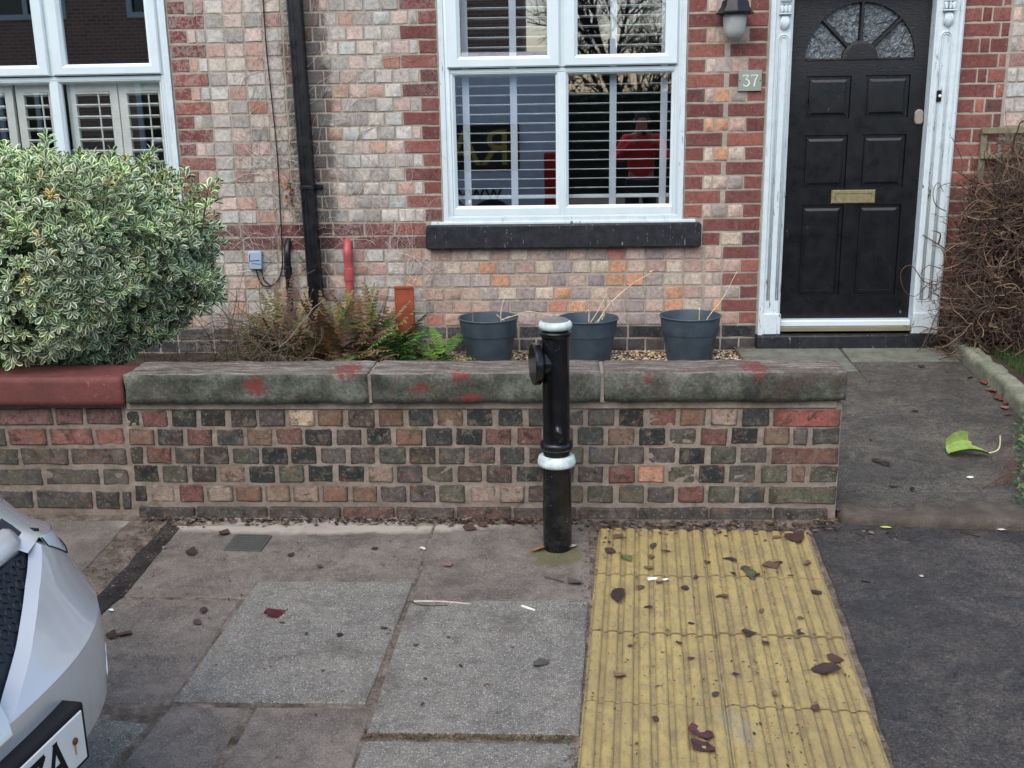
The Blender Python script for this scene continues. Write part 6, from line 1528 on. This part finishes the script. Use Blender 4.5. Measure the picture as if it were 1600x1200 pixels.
jn = ['pel', 'sp', 'ch', 'nk', 'shl', 'ell', 'wrl', 'shr', 'elr', 'wrr']; J['nk'] = (0, 0, 1.54, .055, .055)
skinned('jacket', jn, [('pel', 'sp'), ('sp', 'ch'), ('ch', 'nk'), ('ch', 'shl'), ('shl', 'ell'), ('ell', 'wrl'), ('ch', 'shr'), ('shr', 'elr'), ('elr', 'wrr')], .03, paint('red_jacket', S(212, 44, 40), .7), person)
tn = ['pel', 'hpl', 'knl', 'anl', 'hpr', 'knr', 'anr']; skinned('trousers', tn, [('pel', 'hpl'), ('hpl', 'knl'), ('knl', 'anl'), ('pel', 'hpr'), ('hpr', 'knr'), ('knr', 'anr')], .018, paint('dark_trousers', S(40, 42, 48), .8), person)
m = MB(); m.lathe([(.001, 1.835), (.06, 1.82), (.088, 1.78), (.094, 1.73), (.09, 1.68)], 20, lambda p: (p[0]*.95, p[1]*1.12-.012, p[2])); hr = link('hair', m.mesh('hair', True), paint('dark_hair', S(44, 34, 30), .7)); hr.parent = person
m = MB(); m.tube([(0, .105, 1.73), (0, .125, 1.70), (0, .118, 1.688)], [.008, .014, .010], 8)
for sg in (-1, 1): m.lathe([(.001, 0), (.010, .004), (.012, .008), (.008, .014), (.001, .016)], 10, lambda p: (sg*.033+p[0], .088+p[2]*.8, 1.725+p[1])); m.tube([(sg*.088, .0, 1.68), (sg*.098, -.005, 1.71), (sg*.09, .0, 1.735)], [.008, .014, .010], 6)
m.tube([(-.024, .10, 1.66), (0, .108, 1.657), (.024, .10, 1.66)], [.003, .006, .003], 6); fc = link('face', m.mesh('face', True), person.children[0].data.materials[0] if person.children else None); fc.parent = person
ph = thing('phone', (.94, .26, 1.335), 'dark phone held up in both hands by the person in red', 'phone'); m = MB(); m.box(-.075, .075, -.004, .004, -.036, .036, .003, lambda p: (.94+p[0], .225+p[1], 1.345+p[2])); obj('case', m, M_DARK, ph)
# houses, hedge and bare trees opposite
def farbrick():
    g = G('far_brick', .9); v = g.n('Mapping', {'Vector': g.pos, 'Rotation': (R(90), 0, 0)}).outputs[0]
    b = g.n('TexBrick', {'Vector': v, 'Color1': S(168, 128, 108), 'Color2': S(140, 108, 92), 'Mortar': S(176, 160, 146), 'Scale': 1.0, 'Mortar Size': .012, 'Brick Width': .235, 'Row Height': .085}); g.set('Base Color', b.outputs[0]); return g.m
M_FAR = farbrick()
fh = thing('opposite_house', (-9, -13, 0), 'dark brick house across the street with white window frames', 'house')
m = wall_with_holes(-16, -1.2, -.3, 6.5, [(-14, -12, .8, 2.6), (-10.5, -8.5, .8, 2.6), (-6.5, -4.5, .8, 2.6), (-14, -12, 4, 5.6), (-10.5, -8.5, 4, 5.6), (-6.5, -4.5, 4, 5.6)], -13, -.3); obj('wall', m, M_FAR, fh)
m = MB(); m.rings([[(-16.3, -12.6, 6.4), (-.9, -12.6, 6.4)], [(-16.3, -17, 9.2), (-.9, -17, 9.2)], [(-16.3, -21.4, 6.4), (-.9, -21.4, 6.4)]], closed=False); obj('roof', m, paint('slate_roof', S(60, 62, 68), .7), fh)
m = MB(); m.box(-16, -1.2, -21, -13.4, -.3, 6.4); obj('rear', m, M_FAR, fh)
for x in (-14, -10.5, -6.5):
    for z in (.8, 4):
        m = MB(); m.frame(x, x+2, z, z+1.8 if z < 1 else z+1.6, [(0, -13.05), (0, -12.96), (.12, -12.96), (.12, -13.05)]); m.box(x+.95, x+1.05, -13.05, -12.97, z+.1, z+1.5); wi = obj('window', m, M_UPVC, fh)
        m = MB(); m.quad((x, -13.08, z), (x+2, -13.08, z), (x+2, -13.08, z+1.8), (x, -13.08, z+1.8)); obj('pane', m, M_CARGLASS, wi)
g = MB()
for i in range(9000):
    x = rl.uniform(-1.2, 14); y = -11.4-abs(rl.gauss(0, .25)); z = rl.uniform(-.2, 2.3+.15*mnoise.noise(Vector((x*.8, 0, 0)))); s_ = rl.uniform(.05, .11); p = [Vector((rl.uniform(-1, 1), rl.uniform(-1, 1), rl.uniform(-1, 1)))*s_+Vector((x, y, z)) for _ in range(3)]; g.face([g.vert(q) for q in p], jit(S(50, 66, 46), .3))
o = link('hedge', g.mesh('hedge', fix=False), M_TINT); tag(o, 'dark green clipped hedge across the street', 'hedge')
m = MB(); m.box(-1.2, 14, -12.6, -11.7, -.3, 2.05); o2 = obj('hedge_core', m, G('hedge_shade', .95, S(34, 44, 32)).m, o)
def bare_tree(x, y, h, label, seed):
    rr = random.Random(seed); t = thing('bare_tree', (x, y, -.3), label, 'tree', 'bare winter trees across the street'); tr = MB(); br = MB()
    def grow(p, d, L, r, lev):
        P = [p]; n = 5
        for k in range(n): d = (d+Vector((rr.gauss(0, .13), rr.gauss(0, .13), rr.gauss(.02, .08)))).normalized(); p = p+d*L/n; P.append(p)
        (tr if lev == 0 else br).tube(P, [r*(1-.45*i/n) for i in range(n+1)], 7 if lev == 0 else 3, False)
        if lev < 4:
            for k in range(6 if lev else 9):
                f = rr.uniform(.35, 1); q = P[min(n, int(f*n))]; a = rr.uniform(0, 6.28); e = rr.uniform(.4, .95); o_ = d.orthogonal().normalized(); o_ = Matrix.Rotation(a, 3, d) @ o_
                grow(q, (d*math.cos(e)+o_*math.sin(e)).normalized(), L*rr.uniform(.5, .72), r*.42, lev+1)
    grow(Vector((x, y, -.3)), Vector((0, 0, 1)), h*.45, h*.022, 0)
    mt = M_TWIG; o = obj('trunk', tr, mt, t, True); o.data.color_attributes.new('tint', 'FLOAT_COLOR', 'CORNER'); o.data.attributes['tint'].data.foreach_set('color', [.07, .06, .05, 1]*len(o.data.loops))
    o = link('crown', br.mesh('crown', fix=False), mt, t); o.data.color_attributes.new('tint', 'FLOAT_COLOR', 'CORNER'); o.data.attributes['tint'].data.foreach_set('color', [.06, .05, .045, 1]*len(o.data.loops))
bare_tree(1.2, -16, 8.5, 'bare tree behind the hedge across the street', 1); bare_tree(3.8, -17, 9.5, 'bare tree behind the hedge across the street', 2); bare_tree(6.5, -15.5, 8, 'bare tree behind the hedge across the street', 3)
